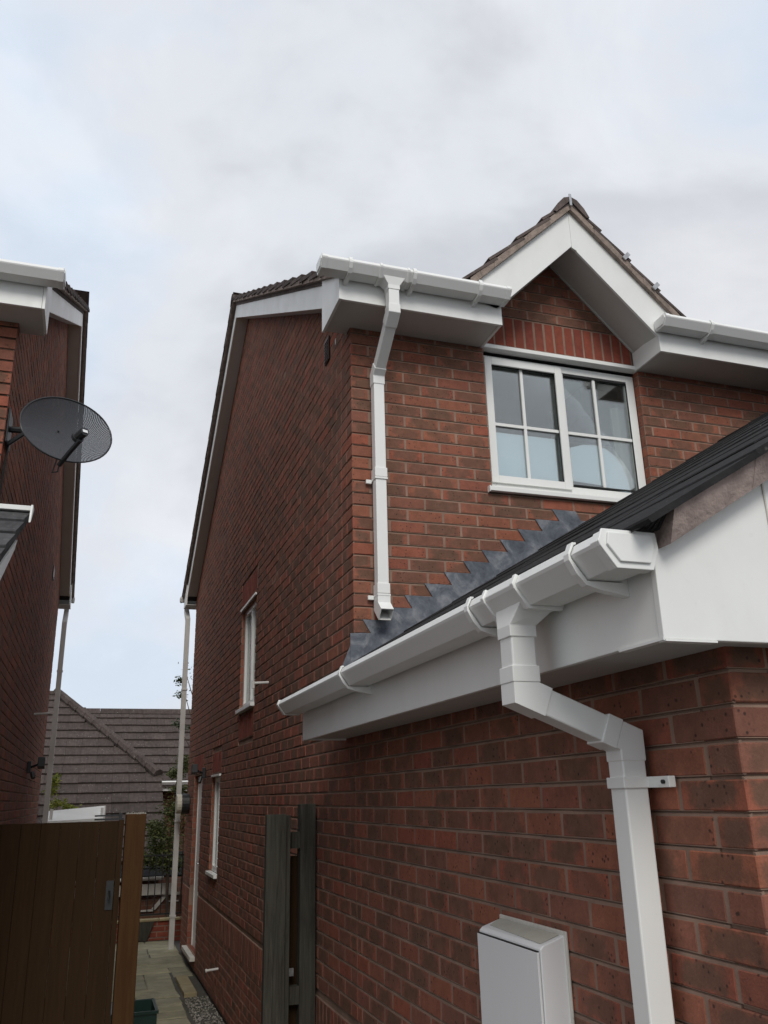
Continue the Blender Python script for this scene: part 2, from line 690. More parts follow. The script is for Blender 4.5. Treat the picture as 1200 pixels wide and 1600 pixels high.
def brick_solid(w, h, d, jit=0.0016):
    """front face at y=0 (normal -y), chamfered and a little uneven; centred in x, z"""
    j = lambda k=1.0: random.uniform(-jit, jit) * k
    ch = 0.004
    x, z = w / 2, h / 2
    back = [(-x, d, -z), (x, d, -z), (x, d, z), (-x, d, z)]
    ring = [(sx * x + j(), ch, sz * z + j()) for sx, sz in ((-1, -1), (1, -1), (1, 1), (-1, 1))]
    fy = random.uniform(-0.0012, 0.0014)
    front = [(sx * (x - ch) + j(), fy + j(0.6), sz * (z - ch) + j()) for sx, sz in ((-1, -1), (1, -1), (1, 1), (-1, 1))]
    vs = back + ring + front
    fs = [(8, 9, 10, 11)]
    for i in range(4):
        k = (i + 1) % 4
        fs.append((4 + i, 4 + k, 8 + k, 8 + i))
        fs.append((i, k, 4 + k, 4 + i))
    uvs = [[((vs[i][0] / w) + .5, (vs[i][2] / h) + .5) for i in f_] for f_ in fs]
    return vs, fs, uvs


def corner_solid(a, b, h, jit=0.0014):
    """corner brick: box 0..a in x, 0..b in y, faces x=0 and y=0 shown"""
    j = lambda: random.uniform(-jit, jit)
    c = 0.003
    z = h / 2
    ring = lambda zz, i_: [(0 + c + i_ + j() * .5, i_ + j() * .4, zz), (a - i_, i_ + j() * .4, zz), (a - i_, b - i_, zz), (i_ + j() * .4, b - i_, zz), (i_ + j() * .4, c + i_ + j() * .5, zz)]
    r0, r1, r2, r3 = ring(-z, c), ring(-z + c, 0), ring(z - c, 0), ring(z, c)
    vs = r0 + r1 + r2 + r3
    fs = [(4, 3, 2, 1, 0), (15, 16, 17, 18, 19)]
    for k in range(3):
        for i in range(5):
            n_ = (i + 1) % 5
            fs.append((5 * k + i, 5 * k + n_, 5 * (k + 1) + n_, 5 * (k + 1) + i))
    uvs = []
    for f_ in fs:
        ys = [vs[i][1] for i in f_]
        if max(ys) - min(ys) > 0.02:
            uvs.append([(vs[i][1] / b, vs[i][2] / h + .5) for i in f_])
        else:
            uvs.append([(vs[i][0] / a, vs[i][2] / h + .5) for i in f_])
    return vs, fs, uvs


def shared_brick(key, maker, mat):
    var = random.randrange(5)
    k = (key, var, mat.name)
    if k not in _brick_cache:
        q = MB()
        vs, fs, uvs = maker()
        q.faces(vs, fs, 0.0, uvs)
        _brick_cache[k] = q.mesh('brick', mat)
    return _brick_cache[k]


def clip_spans(a, b, holes):
    spans = [(a, b)]
    for h0, h1 in holes:
        nxt = []
        for s0, s1 in spans:
            if h1 <= s0 or h0 >= s1:
                nxt.append((s0, s1))
                continue
            if h0 - s0 > 0.02:
                nxt.append((s0, h0))
            if s1 - h1 > 0.02:
                nxt.append((h1, s1))
        spans = nxt
    return spans


class Wall:
    """face: 'S' (normal -Y at y=plane, u=x), 'W' (normal -X at x=plane, u=y), 'E' (normal +X, u=y)"""

    def __init__(s, face, plane):
        s.face, s.plane = face, plane
        s.items = []        # (u, z, w, h, mat, depth)
        s.strips = []       # pointing: (u0, u1, z0, z1)

    def mat4(s, u, z):
        if s.face == 'S':
            return Matrix.Translation((u, s.plane, z))
        if s.face == 'W':
            return Matrix.Translation((s.plane, u, z)) @ Matrix.Rotation(-math.pi / 2, 4, 'Z')
        return Matrix.Translation((s.plane, u, z)) @ Matrix.Rotation(math.pi / 2, 4, 'Z')

    def normal(s):
        return {'S': Vector((0, -1, 0)), 'W': Vector((-1, 0, 0)), 'E': Vector((1, 0, 0))}[s.face]

    def courses(s, u0, u1, k0, k1, phase, openings=(), umin=None, umax=None, depth=0.1, start=None, mat=None):
        """courses k (bed at z=-CH*k .. ) from index k0 (top) to k1 (bottom)"""
        for k in range(k0, k1):
            zt = -CH * k - JT
            zc = zt - BH / 2 + JT / 2 * 0
            zc = -CH * k - CH / 2
            a = u0 if start is None else start(k)
            b = u1
            if umin:
                a = max(a, umin(zc))
            if umax:
                b = min(b, umax(zc))
            if b - a < 0.03:
                continue
            off = phase + (0.1125 if k % 2 else 0.0)
            j = math.floor((a - off) / 0.225) - 1
            holes = [(o_[0], o_[1]) for o_ in openings if o_[2] < zc < o_[3]]
            for s0, s1 in clip_spans(max(a - JT - .1, u0 + .0022) if start else max(a, u0 + .0022), b - .001, holes):
                s.strips.append((s0, s1, -CH * (k + 1) + .004, -CH * k + .0015))
            while True:
                p0, p1 = off + j * 0.225 + JT / 2, off + (j + 1) * 0.225 - JT / 2
                j += 1
                if p0 > b:
                    break
                p0, p1 = max(p0, a), min(p1, b)
                if p1 - p0 < 0.02:
                    continue
                for s0, s1 in clip_spans(p0, p1, holes):
                    w = round((s1 - s0) / 0.0025) * 0.0025
                    s.items.append(((s0 + s1) / 2, zc, w, BH, mat or M_BRICK, depth))

    def soldiers(s, u0, u1, zt, h=0.215, mat=None, depth=0.1, test=None):
        n_ = round((u1 - u0) / CH)
        st = (u1 - u0) / n_
        s.strips.append((u0, u1, zt - h - .006, zt + .004))
        for i in range(n_):
            u = u0 + (i + .5) * st
            if test and not test(u):
                continue
            s.items.append((u, zt - h / 2, round((st - JT) / .0025) * .0025, h, mat or M_RED, depth))


def pointing(parent, wall):
    """weather struck mortar: nearly flush, with an undercut left below each brick above"""
    q = MB()
    for u0, u1, z0, z1 in wall.strips:
        n_ = max(1, int((u1 - u0) / .35))
        for i in range(n_):
            a, b = u0 + (u1 - u0) * i / n_, u0 + (u1 - u0) * (i + 1) / n_
            d = .0020 if i % 2 else .0023
            t = z1 + random.uniform(-.0012, .0010)
            loop = [(d, z0), (d, t - .003), (.0085, t), (.0098, t), (.0098, z0)]
            if wall.face == 'S':
                q.prism([(a, wall.plane + y_, z_) for y_, z_ in loop], (b - a, 0, 0))
            elif wall.face == 'W':
                q.prism([(wall.plane + y_, a, z_) for y_, z_ in loop], (0, b - a, 0))
            else:
                q.prism([(wall.plane - y_, a, z_) for y_, z_ in loop], (0, b - a, 0))
    if q.f:
        q.build('pointing', M_MORTAR, parent, kind='stuff')


def emit_bricks(parent, walls, corners, limit=300, name='brick'):
    """the bricks that show largest become objects, the others one joined part"""
    cand = []
    for w in walls:
        pointing(parent, w)
        n_ = w.normal()
        for it in w.items:
            m4 = w.mat4(it[0], it[1])
            d = CAM - m4.translation
            cosv = max(0.0, n_.dot(d.normalized()))
            cd = Vector(RW[2]).dot(-d)
            cx = Vector(RW[0]).dot(-d) / max(cd, .01) * FPX
            cy = Vector(RW[1]).dot(-d) / max(cd, .01) * FPX
            seen = cd > 0 and abs(cx) < 640 and abs(cy) < 840
            cand.append((it[2] * it[3] * cosv / d.length_squared * (1.0 if seen else 0.001), 'w', w, it, m4))
    for c in corners:           # (x, y, z, a, b, flipx, mat)
        m4 = Matrix.Translation((c[0], c[1], c[2]))
        d = CAM - m4.translation
        cd = Vector(RW[2]).dot(-d)
        cy = Vector(RW[1]).dot(-d) / max(cd, .01) * FPX
        cx = Vector(RW[0]).dot(-d) / max(cd, .01) * FPX
        seen = cd > 0 and abs(cy) < 840 and abs(cx) < 640
        cand.append((0.015 / d.length_squared * (1.0 if seen else 0.001), 'c', None, c, m4))
    cand.sort(key=lambda t: -t[0])
    rest = {}
    for i, (area, k, w, it, m4) in enumerate(cand):
        if k == 'w':
            mk = lambda it=it: brick_solid(it[2], it[3], it[5])
            mat, key = it[4], ('b', it[2], round(it[3], 3), it[5])
        else:
            mk = lambda it=it: corner_solid(it[3], it[4], BH)
            mat, key = it[6], ('c', it[3], it[4])
            if it[5]:
                m4 = m4 @ Matrix.Scale(-1, 4, (1, 0, 0))
        if i < limit and not (k == 'c' and it[5]):
            o = piece(name, shared_brick(key, mk, mat), parent, m4)
            continue
        q = rest.setdefault(mat.name, (MB(), mat))[0]
        vs, fs, uvs = mk()
        q.faces([m4 @ Vector(v_) for v_ in vs], fs, random.uniform(0.02, 0.98), uvs)
    for nm, (q, mat) in rest.items():
        q.build('brickwork', mat, parent, kind='stuff', recalc=True)


def wall_core(name, face, plane, u0, u1, z0, z1, openings, parent, thick=0.25, rec=0.010, extra=()):
    """mortar backing of a wall, cut round its openings; extra = convex polygons (u,z) added above"""
    us = sorted({u0, u1, *[o_[0] - .003 for o_ in openings], *[o_[1] + .003 for o_ in openings]})
    us = [u for u in us if u0 <= u <= u1]
    q = MB()

    def add(loop):
        if face == 'S':
            q.prism([(u, plane + rec, z) for u, z in loop], (0, thick, 0))
        elif face == 'W':
            q.prism([(plane + rec, u, z) for u, z in loop], (thick, 0, 0))
        else:
            q.prism([(plane - rec, u, z) for u, z in loop], (-thick, 0, 0))
    for a, b in zip(us[:-1], us[1:]):
        mid = (a + b) / 2
        zs = [z0]
        for o_ in sorted([o_ for o_ in openings if o_[0] - .003 <= mid <= o_[1] + .003], key=lambda o_: o_[2]):
            zs += [o_[2] - .003, o_[3] + .003]
        zs.append(z1)
        for k in range(0, len(zs), 2):
            if zs[k + 1] - zs[k] > 0.004:
                add([(a, zs[k]), (b, zs[k]), (b, zs[k + 1]), (a, zs[k + 1])])
    for loop in extra:
        add(loop)
    return q.build(name, M_MORTAR, parent)


# ------------------------------------------------------------------ tiles
_tile_cache = {}


def tile_mesh(w, ln, t, mat, step=0.018, roll=False):
    """tile in local axes: x across, y up the slope (0..ln), z out; tail lifted by `step`"""
    var = random.randrange(4)
    k = (round(w, 4), round(ln, 4), t, mat.name, var, roll, step)
    if k in _tile_cache:
        return _tile_cache[k]
    j = lambda a=0.002: random.uniform(-a, a)
    q = MB()
    g = 0.0015
    xs = [g, w - g]
    prof = [(g, 0), (w - g, 0)]
    if roll:
        prof = [(g, 0.0), (0.02, 0.016), (0.06, 0.022), (0.09, 0.014), (0.11, 0.0), (w - 0.03, -0.002), (w - g, 0.0)]
    tail = j(0.003)
    up = [(x, 0.004 + tail + j(.0015), h + step + j(.001)) for x, h in prof]
    up2 = [(x, 0.0 + tail, h + step - 0.004) for x, h in prof]
    dn = [(x, 0.003 + tail, h + step - t) for x, h in prof]
    hu = [(x, ln, h) for x, h in prof]
    hd = [(x, ln, h - t) for x, h in prof]
    n_ = len(prof)
    vs = up + up2 + dn + hu + hd
    fs = []
    for i in range(n_ - 1):
        fs += [(i, i + 1, 3 * n_ + i + 1, 3 * n_ + i), (n_ + i, n_ + i + 1, i + 1, i), (2 * n_ + i, 2 * n_ + i + 1, n_ + i + 1, n_ + i),
               (4 * n_ + i, 4 * n_ + i + 1, 2 * n_ + i + 1, 2 * n_ + i)]
    for e in (0, n_ - 1):
        fs.append((e, 3 * n_ + e, 4 * n_ + e, 2 * n_ + e, n_ + e))
    q.faces(vs, fs)
    _tile_cache[k] = q.mesh('roof_tile', mat)
    return _tile_cache[k]


def frame4(origin, ax, ay):
    ax = Vector(ax).normalized()
    ay = Vector(ay).normalized()
    az = ax.cross(ay)
    m4 = Matrix.Identity(4)
    for i in range(3):
        m4[i][0], m4[i][1], m4[i][2], m4[i][3] = ax[i], ay[i], az[i], origin[i]
    return m4


def tile_field(parent, origin, ax, ay, ncol, nrow, w, gauge, ln, t, mat, keep=None, individual=None, roll=False, stagger=0.0, jit=0.002, name='roof_tile', step=0.018):
    f4 = frame4(origin, ax, ay)
    rest = MB()
    for r_ in range(nrow):
        for c_ in range(ncol):
            x = c_ * w + (stagger * w if r_ % 2 else 0)
            y = r_ * gauge
            if keep and not keep(x, y):
                continue
            m4 = f4 @ Matrix.Translation((x, y + random.uniform(-jit, jit), random.uniform(-jit, jit) * .5)) @ Matrix.Rotation(random.uniform(-.002, .002), 4, 'Z')
            me = tile_mesh(w, ln, t, mat, roll=roll, step=step)
            if individual is None or individual(r_, c_):
                piece(name, me, parent, m4)
            else:
                rest.faces([m4 @ v_.co for v_ in me.vertices], [tuple(p_.vertices) for p_ in me.polygons], random.uniform(.02, .98))
    if rest.f:
        rest.build('roof_tiling', mat, parent, kind='stuff')


# ------------------------------------------------------------------ gutter and pipes
# profile: u outwards from the fascia, z relative to the gutter top
GUT = [(0.004, 0.0), (0.000, -0.028), (0.016, -0.072), (0.098, -0.072), (0.131, -0.028), (0.134, -0.021), (0.124, 0.000)]


def offset_poly(pts, d):
    res = []
    n_ = len(pts)
    for i in range(n_):
        p0 = Vector(pts[max(i - 1, 0)])
        p1 = Vector(pts[i])
        p2 = Vector(pts[min(i + 1, n_ - 1)])
        t1 = (p1 - p0).normalized() if i else (p2 - p1).normalized()
        t2 = (p2 - p1).normalized() if i < n_ - 1 else t1
        n1, n2 = Vector((-t1.y, t1.x)), Vector((-t2.y, t2.x))
        b = (n1 + n2)
        b.normalize()
        res.append(p1 + b * d / max(0.4, b.dot(n1)))
    return res


class Run:
    """a gutter run: start point on the fascia, direction along, outward direction, z of gutter top"""

    def __init__(s, p0, along, outward, top):
        s.p, s.a, s.o, s.top = Vector(p0), Vector(along), Vector(outward), top

    def P(s, u, z, t):
        v = s.p + s.a * t + s.o * u
        return (v.x, v.y, s.top + z)

    def shell(s, mb, t0, t1, out_d=0.0, thick=0.0025, prof=GUT, close_lip=True):
        outer = offset_poly(prof, -out_d) if out_d else [Vector(p_) for p_ in prof]
        inner = offset_poly(prof, thick)
        loop = [tuple(p_) for p_ in outer] + [tuple(p_) for p_ in reversed(inner)]
        mb.prism([s.P(u, z, t0) for u, z in loop], s.a * (t1 - t0))

    def gutter(s, t0, t1, parent, mat, brackets=(), caps=(), unions=(), outlet=None, label=None):
        q = MB()
        s.shell(q, t0, t1)
        g = q.build('gutter', mat, parent, 0.0008, label=label)
        for t in brackets:
            q = MB()
            prof = [(0.0, 0.002), (-.001, -0.04), (0.012, -0.080), (0.098, -0.080), (0.136, -0.030), (0.138, 0.006)]
            outer = [(0.0, 0.004), (0.0, -0.106), (0.030, -0.100), (0.070, -0.094), (0.103, -0.085), (0.124, -0.062), (0.1405, -0.032), (0.1405, -0.018), (0.129, 0.008), (0.119, 0.008)]
            inner = [(0.120, 0.003), (0.1255, 0.002), (0.1365, -0.020), (0.134, -0.029), (0.100, -0.0755), (0.015, -0.0755), (0.004, -0.03), (0.006, 0.004)]
            q.prism([s.P(u, z, t - .011) for u, z in outer + inner], s.a * 0.022)
            q.build('bracket', mat, g, 0.001)
        for t in unions:
            q = MB()
            s.shell(q, t - .06, t + .06, 0.004, 0.0, GUT)
            s.shell(q, t - .068, t - .054, 0.008, 0.0, GUT)
            s.shell(q, t + .054, t + .068, 0.008, 0.0, GUT)
            q.build('union_clip', mat, g, 0.001)
        for t, dirn in caps:
            q = MB()
            pr = [tuple(p_) for p_ in offset_poly(GUT, -0.004)]
            q.prism([s.P(u, z + (.004 if i in (0, len(pr) - 1) else 0), t) for i, (u, z) in enumerate(pr)], s.a * 0.006 * dirn)
            s.shell(q, t - dirn * 0.026, t, 0.004, 0.0, GUT)
            prof2 = [(0.012, -0.003), (0.010, -0.030), (0.022, -0.063), (0.093, -0.063), (0.121, -0.028), (0.117, -0.003)]
            q.prism([s.P(u, z, t + dirn * 0.006) for u, z in prof2], s.a * 0.006 * dirn)
            q.build('end_cap', mat, g, 0.0015)
        if outlet is not None:
            t, uc = outlet
            q = MB()
            s.shell(q, t - .085, t + .085, 0.004, 0.0, GUT)
            for e in (-1, 1):
                s.shell(q, t + e * .085 - .008, t + e * .085 + .008, 0.009, 0.0, GUT)
            hw = 0.036
            z0, z1, z2 = -0.070, -0.110, -0.138
            A = [s.P(0.016, z0, t - .07), s.P(0.112, z0 + .012, t - .07), s.P(0.112, z0 + .012, t + .07), s.P(0.016, z0, t + .07)]
            B = [s.P(uc - hw, z1, t - hw), s.P(uc + hw, z1, t - hw), s.P(uc + hw, z1, t + hw), s.P(uc - hw, z1, t + hw)]
            Cc = [(x, y, s.top + z2) for x, y, z in B]
            q.faces(A + B + Cc, [(3, 2, 1, 0), (0, 1, 5, 4), (1, 2, 6, 5), (2, 3, 7, 6), (3, 0, 4, 7),
                                 (4, 5, 9, 8), (5, 6, 10, 9), (6, 7, 11, 10), (7, 4, 8, 11), (8, 9, 10, 11)])
            q.build('outlet', mat, g, 0.002)
        return g


def pipe_loop(pts, nrm, w):
    """mitred square pipe along planar polyline; nrm = plane normal"""
    pts = [Vector(p_) for p_ in pts]
    nrm = Vector(nrm).normalized()
    h = w / 2
    rings = []
    for i, p_ in enumerate(pts):
        t1 = (p_ - pts[i - 1]).normalized() if i else (pts[1] - p_).normalized()
        t2 = (pts[i + 1] - p_).normalized() if i < len(pts) - 1 else t1
        n1, n2 = nrm.cross(t1), nrm.cross(t2)
        b = (n1 + n2).normalized()
        k = h / max(.3, b.dot(n1))
        rings.append([p_ - b * k - nrm * h, p_ + b * k - nrm * h, p_ + b * k + nrm * h, p_ - b * k + nrm * h])
    return rings


def add_pipe(mb, pts, nrm, w, cap=True):
    rings = pipe_loop(pts, nrm, w)
    vs = [v_ for r_ in rings for v_ in r_]
    fs = []
    for i in range(len(rings) - 1):
        for k in range(4):
            a, b = 4 * i + k, 4 * i + (k + 1) % 4
            fs.append((a, b, b + 4, a + 4))
    if cap:
        fs += [(3, 2, 1, 0), tuple(range(len(vs) - 4, len(vs)))]
    mb.faces(vs, fs)


def lerp(a, b, t):
    return Vector(a) + (Vector(b) - Vector(a)) * t


# ================================================================== GROUND
q = MB()
q.poly([(-300, -300, GZ - .03), (300, -300, GZ - .03), (300, 9.75, GZ - .03), (-300, 9.75, GZ - .03)])
q.poly([(-300, 9.75, GZ - .03), (300, 9.75, GZ - .03), (300, 9.8, -6.7), (-300, 9.8, -6.7)])
q.poly([(-300, 9.8, -6.7), (300, 9.8, -6.7), (300, 500, -6.7), (-300, 500, -6.7)])
o = q.build('ground', M_DRIVE, None, recalc=False)
o['kind'] = 'structure'
o['label'] = 'dark asphalt ground'

path = bpy.data.objects.new('path', None)
col.objects.link(path)
path.location = (-0.9, 4.5, GZ)
path['kind'] = 'structure'
path['label'] = 'damp stone flagged side path between the two houses'
bx('bedding', (-1.92, 0.2, GZ - .02), (-0.004, 9.3, GZ - .008), M_SOIL, path)


def flag(x0, x1, y0, y1):
    j = lambda a=.012: random.uniform(-a, a)
    h = GZ + random.uniform(-.004, .006)
    P_ = [(x0 + j(), y0 + j()), (x1 + j(), y0 + j()), (x1 + j(), y1 + j()), (x0 + j(), y1 + j())]
    q = MB()
    top = [(x + (.01 if i in (0, 3) else -.01), y + (.01 if i < 2 else -.01), h + j(.003)) for i, (x, y) in enumerate(P_)]
    side = [(x, y, h - .008) for x, y in P_]
    bot = [(x, y, h - .022) for x, y in P_]
    vs = top + side + bot
    fs = [(0, 1, 2, 3)]
    for i in range(4):
        k = (i + 1) % 4
        fs += [(4 + i, 4 + k, k, i), (8 + i, 8 + k, 4 + k, 4 + i)]
    q.faces(vs, fs)
    q.build('flagstone', M_FLAG, path)


y = 0.3
while y < 9.1:
    d = random.choice([0.45, 0.6, 0.6, 0.3])
    x = -1.90
    xe_ = -0.27 if y < 6.2 else -0.015
    while x < xe_ - .01:
        w = random.choice([0.45, 0.6, 0.75, 0.3])
        x1 = x + w if x + w < xe_ - .15 else xe_
        flag(x + .006, x1 - .006, y + .006, min(y + d, 9.2) - .006)
        x = x1
    y += d
for y0 in (5.35, 5.83):
    q = MB()
    q.box((-0.235, y0, GZ - .02), (-0.105, y0 + .46, GZ + .035))
    q.build('edging_stone', M_BUFF, path, 0.008)
q = MB()
for i in range(1500):
    x, y = random.uniform(-.25, -.01), random.uniform(0.5, 5.3)
    r_ = random.uniform(.006, .016)
    z = GZ + random.uniform(-.012, .006)
    a = random.uniform(0, 6.28)
    vs = [(x + r_ * math.cos(a + k * 2.1) * random.uniform(.7, 1.2), y + r_ * math.sin(a + k * 2.1), z) for k in range(3)] + [(x, y, z + r_)]
    q.faces(vs, [(0, 1, 3), (1, 2, 3), (2, 0, 3)], random.random())
o = q.build('gravel', M_GRAVEL, None, kind='stuff', recalc=False)
o['label'] = 'strip of mixed gravel at the foot of the house wall'

# ================================================================== MAIN HOUSE
house = thing('brick_house', 'two storey red brick house with white fascia, small window gable and long side wall', 'house', (3.0, 4.1, GZ), 'brick houses')
SOF = 0.33                                   # underside of eaves
PITCH = 0.57
GSL = 0.604
HD = 8.25                                    # depth of the house
front_open = [(0.90, 2.075, -0.655, SOF + .05)]
flank_open = [(3.10, 3.90, -1.655, -0.655), (5.02, 5.66, -3.19, -2.18), (6.58, 7.45, -4.16, -2.13)]

gab = lambda y: 0.45 + PITCH * min(y, HD - y) + 0.02          # underside of verge soffit
front = Wall('S', 0.0)
flank = Wall('W', 0.0)
corners = []
# corner bricks of the front corner (k course index, bed z=-CH*k)
K_TOP = -5
for k in range(K_TOP, 57):
    z = -CH * k - CH / 2
    a, b = (HDR, STR) if k % 2 else (STR, HDR)
    if z < -1.74:
        continue
    corners.append((0, 0, z, a, b, False, M_BRICK))
front.courses(0.0, 4.3, K_TOP, 30, 0.0, front_open, start=lambda k: (HDR if k % 2 else STR) + JT,
              umin=lambda z: max(0.0, (z + 2.0) / 0.6 - .25) if False else 0.0)
front.items = [it for it in front.items if it[1] > -1.95 + 0.6 * it[0] - .05]
# gable over the window: soldier course then stretchers
GX, GAP = 1.475, 1.10
front.items = [it for it in front.items if not (it[1] > SOF + .03 and .86 < it[0] < 2.1)]
front.soldiers(GX - 7.5 * CH, GX + 7.5 * CH, 0.375 + .215 - .0, 0.215, M_RED)
for r_ in range(8):
    z = 0.60 + CH / 2 + r_ * CH
    hw = GAP - z + .06
    front.strips.append((GX - hw, GX + hw, z - CH / 2 + .004, z + CH / 2 + .0015))
    off = 0.1125 if r_ % 2 else 0.0
    x = GX - 0.225 * 4 + off
    while x < GX + 1:
        x0, x1 = max(x + JT / 2, GX - hw), min(x + .225 - JT / 2, GX + hw)
        if x1 - x0 > .03:
            front.items.append(((x0 + x1) / 2, z, round((x1 - x0) / .0025) * .0025, BH, M_BRICK, .1))
        x += 0.225

band_top = -3.485
lint = [(3.06, 3.94, -0.62 + .215), (4.98, 5.70, -2.145 + .215), (6.53, 7.50, -2.10 + .215)]
sold_zones = [(3.06, 3.94, -0.62, -0.62 + .24), (3.10, 3.90, -1.915, -1.67), (4.98, 5.70, -2.145, -2.145 + .24), (6.53, 7.50, -2.10, -2.10 + .24),
              (0.0, 6.58, band_top - .225, band_top), (7.45, HD, band_top - .225, band_top)]
for k in range(-40, 57):
    pass


def gable_min(z):
    return 0.0 if z < 0.45 else (z - 0.47) / PITCH - .02


def gable_max(z):
    return HD if z < 0.45 else HD - (z - 0.47) / PITCH + .02


# flank: starts behind the corner brick above the garage, runs through below the garage eaves
flank.courses(0.0, HD, -37, 57, 0.0, flank_open + sold_zones,
              start=lambda k: (((STR if k % 2 else HDR) + JT) if -CH * k - CH / 2 > -1.74 else 0.005),
              umin=gable_min, umax=gable_max)
for u0, u1, zb in [(3.075, 3.925, -0.625), (4.99, 5.69, -2.15), (6.54, 7.49, -2.105)]:
    flank.soldiers(u0, u1, zb + .22, 0.215, M_RED)
flank.soldiers(3.10, 3.90, -1.685, 0.215, M_RED)
flank.soldiers(0.0, 6.575, band_top - .005, 0.215, M_BRICK)
flank.soldiers(7.455, HD, band_top - .005, 0.215, M_BRICK)
emit_bricks(house, [front, flank], corners, 300)

wall_core('front_wall', 'S', 0.0, 0.012, 6.2, GZ, SOF + .04, [(0.90, 2.075, -0.655, SOF + .05)], house,
          extra=[[(GX - 1.12, SOF + .042), (GX + 1.12, SOF + .042), (GX + .06, GAP + .03), (GX - .06, GAP + .03)]])
wall_core('side_wall', 'W', 0.0, 0.262, HD, GZ, 0.45, flank_open, house,
          extra=[[(0.262, 0.4502), (HD, 0.4502), (HD - .0, 0.47), (HD / 2, 0.47 + PITCH * HD / 2), (0.262, 0.47 + .262 * PITCH)]])
bx('side_wall', (0.010, 0.0105, GZ), (0.0118, 0.2618, 0.46), M_MORTAR, house)
bx('rear_wall', (0.26, HD - .25, GZ), (6.2, HD - .002, 0.46), M_BRICK, house)
bx('end_wall', (6.2, 0.0, GZ), (6.45, HD, 0.46), M_BRICK, house)
# dark interior so that nothing shows through from window to window
bx('interior_wall', (0.262, 3.0, GZ + .01), (6.1, 3.1, 0.6), M_WALLPAINT, house)

# --- window room
q = MB()
q.poly([(0.45, 0.26, -1.7), (2.75, 0.26, -1.7), (2.75, 2.99, -1.7), (0.45, 2.99, -1.7)])
q.build('bedroom_floor', M_WALLPAINT, house, recalc=False)
q = MB()
q.poly([(0.45, 0.26, .36), (2.75, 0.26, .36), (2.75, 2.99, .36), (0.45, 2.99, .36)])
q.build('bedroom_ceiling', M_WALLPAINT, house, recalc=False)
q = MB()
q.poly([(0.45, 0.26, -1.7), (0.45, 2.99, -1.7), (0.45, 2.99, .36), (0.45, 0.26, .36)])
q.poly([(2.75, 0.26, -1.7), (2.75, 2.99, -1.7), (2.75, 2.99, .36), (2.75, 0.26, .36)])
q.build('bedroom_wall', M_WALLPAINT, house, recalc=False)

# --- the window itself
win = MB()
WX0, WX1, WZ0, WZ1 = 0.905, 2.07, -0.612, 0.315
FY = 0.055
win.box((WX0, FY, WZ0), (WX0 + .052, FY + .06, WZ1))
win.box((WX1 - .060, FY, WZ0), (WX1, FY + .06, WZ1))
win.box((WX0 + .052, FY, WZ1 - .05), (WX1 - .06, FY + .06, WZ1))
win.box((WX0 + .052, FY, WZ0), (WX1 - .06, FY + .06, WZ0 + .055))
win.box((1.452, FY + .002, WZ0 + .055), (1.512, FY + .06, WZ1 - .05))
frame = win.build('window', M_UPVC, house, 0.004)


def ring(x0, x1, z0, z1, w, y0, y1, mat, parent, name, bev=0.003):
    q = MB()
    q.box((x0, y0, z0), (x0 + w, y1, z1))
    q.box((x1 - w, y0, z0), (x1, y1, z1))
    q.box((x0 + w, y0, z0), (x1 - w, y1, z0 + w))
    q.box((x0 + w, y0, z1 - w), (x1 - w, y1, z1))
    return q.build(name, mat, parent, bev)


# opening casement stands proud of the frame on the left
ring(WX0 + .018, 1.492, WZ0 + .028, WZ1 - .018, .050, FY - .016, FY - .0015, M_UPVC, frame, 'casement')
for gx0, gx1 in ((0.970, 1.446), (1.512, 2.010)):
    q = MB()
    gz0, gz1 = WZ0 + .055 + .02, WZ1 - .05 - .014
    q.box((gx0 - .02, FY + .022, gz0 - .03), (gx1 + .02, FY + .027, gz1 + .03))
    q.build('pane', M_GLASS, frame)
    q = MB()
    s_ = 0.006
    q.box((gx0 - .006, FY + .004, gz0 - .006), (gx0, FY + .02, gz1 + .006))
    q.box((gx1, FY + .004, gz0 - .006), (gx1 + .006, FY + .02, gz1 + .006))
    q.box((gx0, FY + .004, gz0 - .006), (gx1, FY + .02, gz0))
    q.box((gx0, FY + .004, gz1), (gx1, FY + .02, gz1 + .006))
    q.build('gasket', M_SEAL, frame)
    mx = (gx0 + gx1) / 2 - .008
    mz = -0.170
    bx('glazing_bar', (mx - .010, FY + .010, gz0), (mx + .010, FY + .0215, gz1), M_UPVC, frame)
    bx('glazing_bar', (gx0, FY + .0095, mz - .010), (gx1, FY + .021, mz + .010), M_UPVC, frame)
q = MB()
q.prism([(0.872, -.035, -.640), (0.872, -.035, -.668), (0.872, -.02, -.672), (0.872, .05, -.656), (0.872, .05, -.613)], (1.20, 0, 0))
q.build('sill', M_UPVC, frame, 0.002)
bx('sill_end_cap', (0.866, -.038, -.676), (0.8718, .0, -.636), M_UPVC, frame, 0.002)
bx('head_trim', (0.868, -.016, 0.334), (2.082, .05, 0.362), M_UPVC, frame, 0.003)
bx('dark_head_reveal', (0.868, .0505, 0.329), (2.082, .10, 0.350), M_BLACKIRON, frame)  # black strip standing in for the shaded reveal under the head
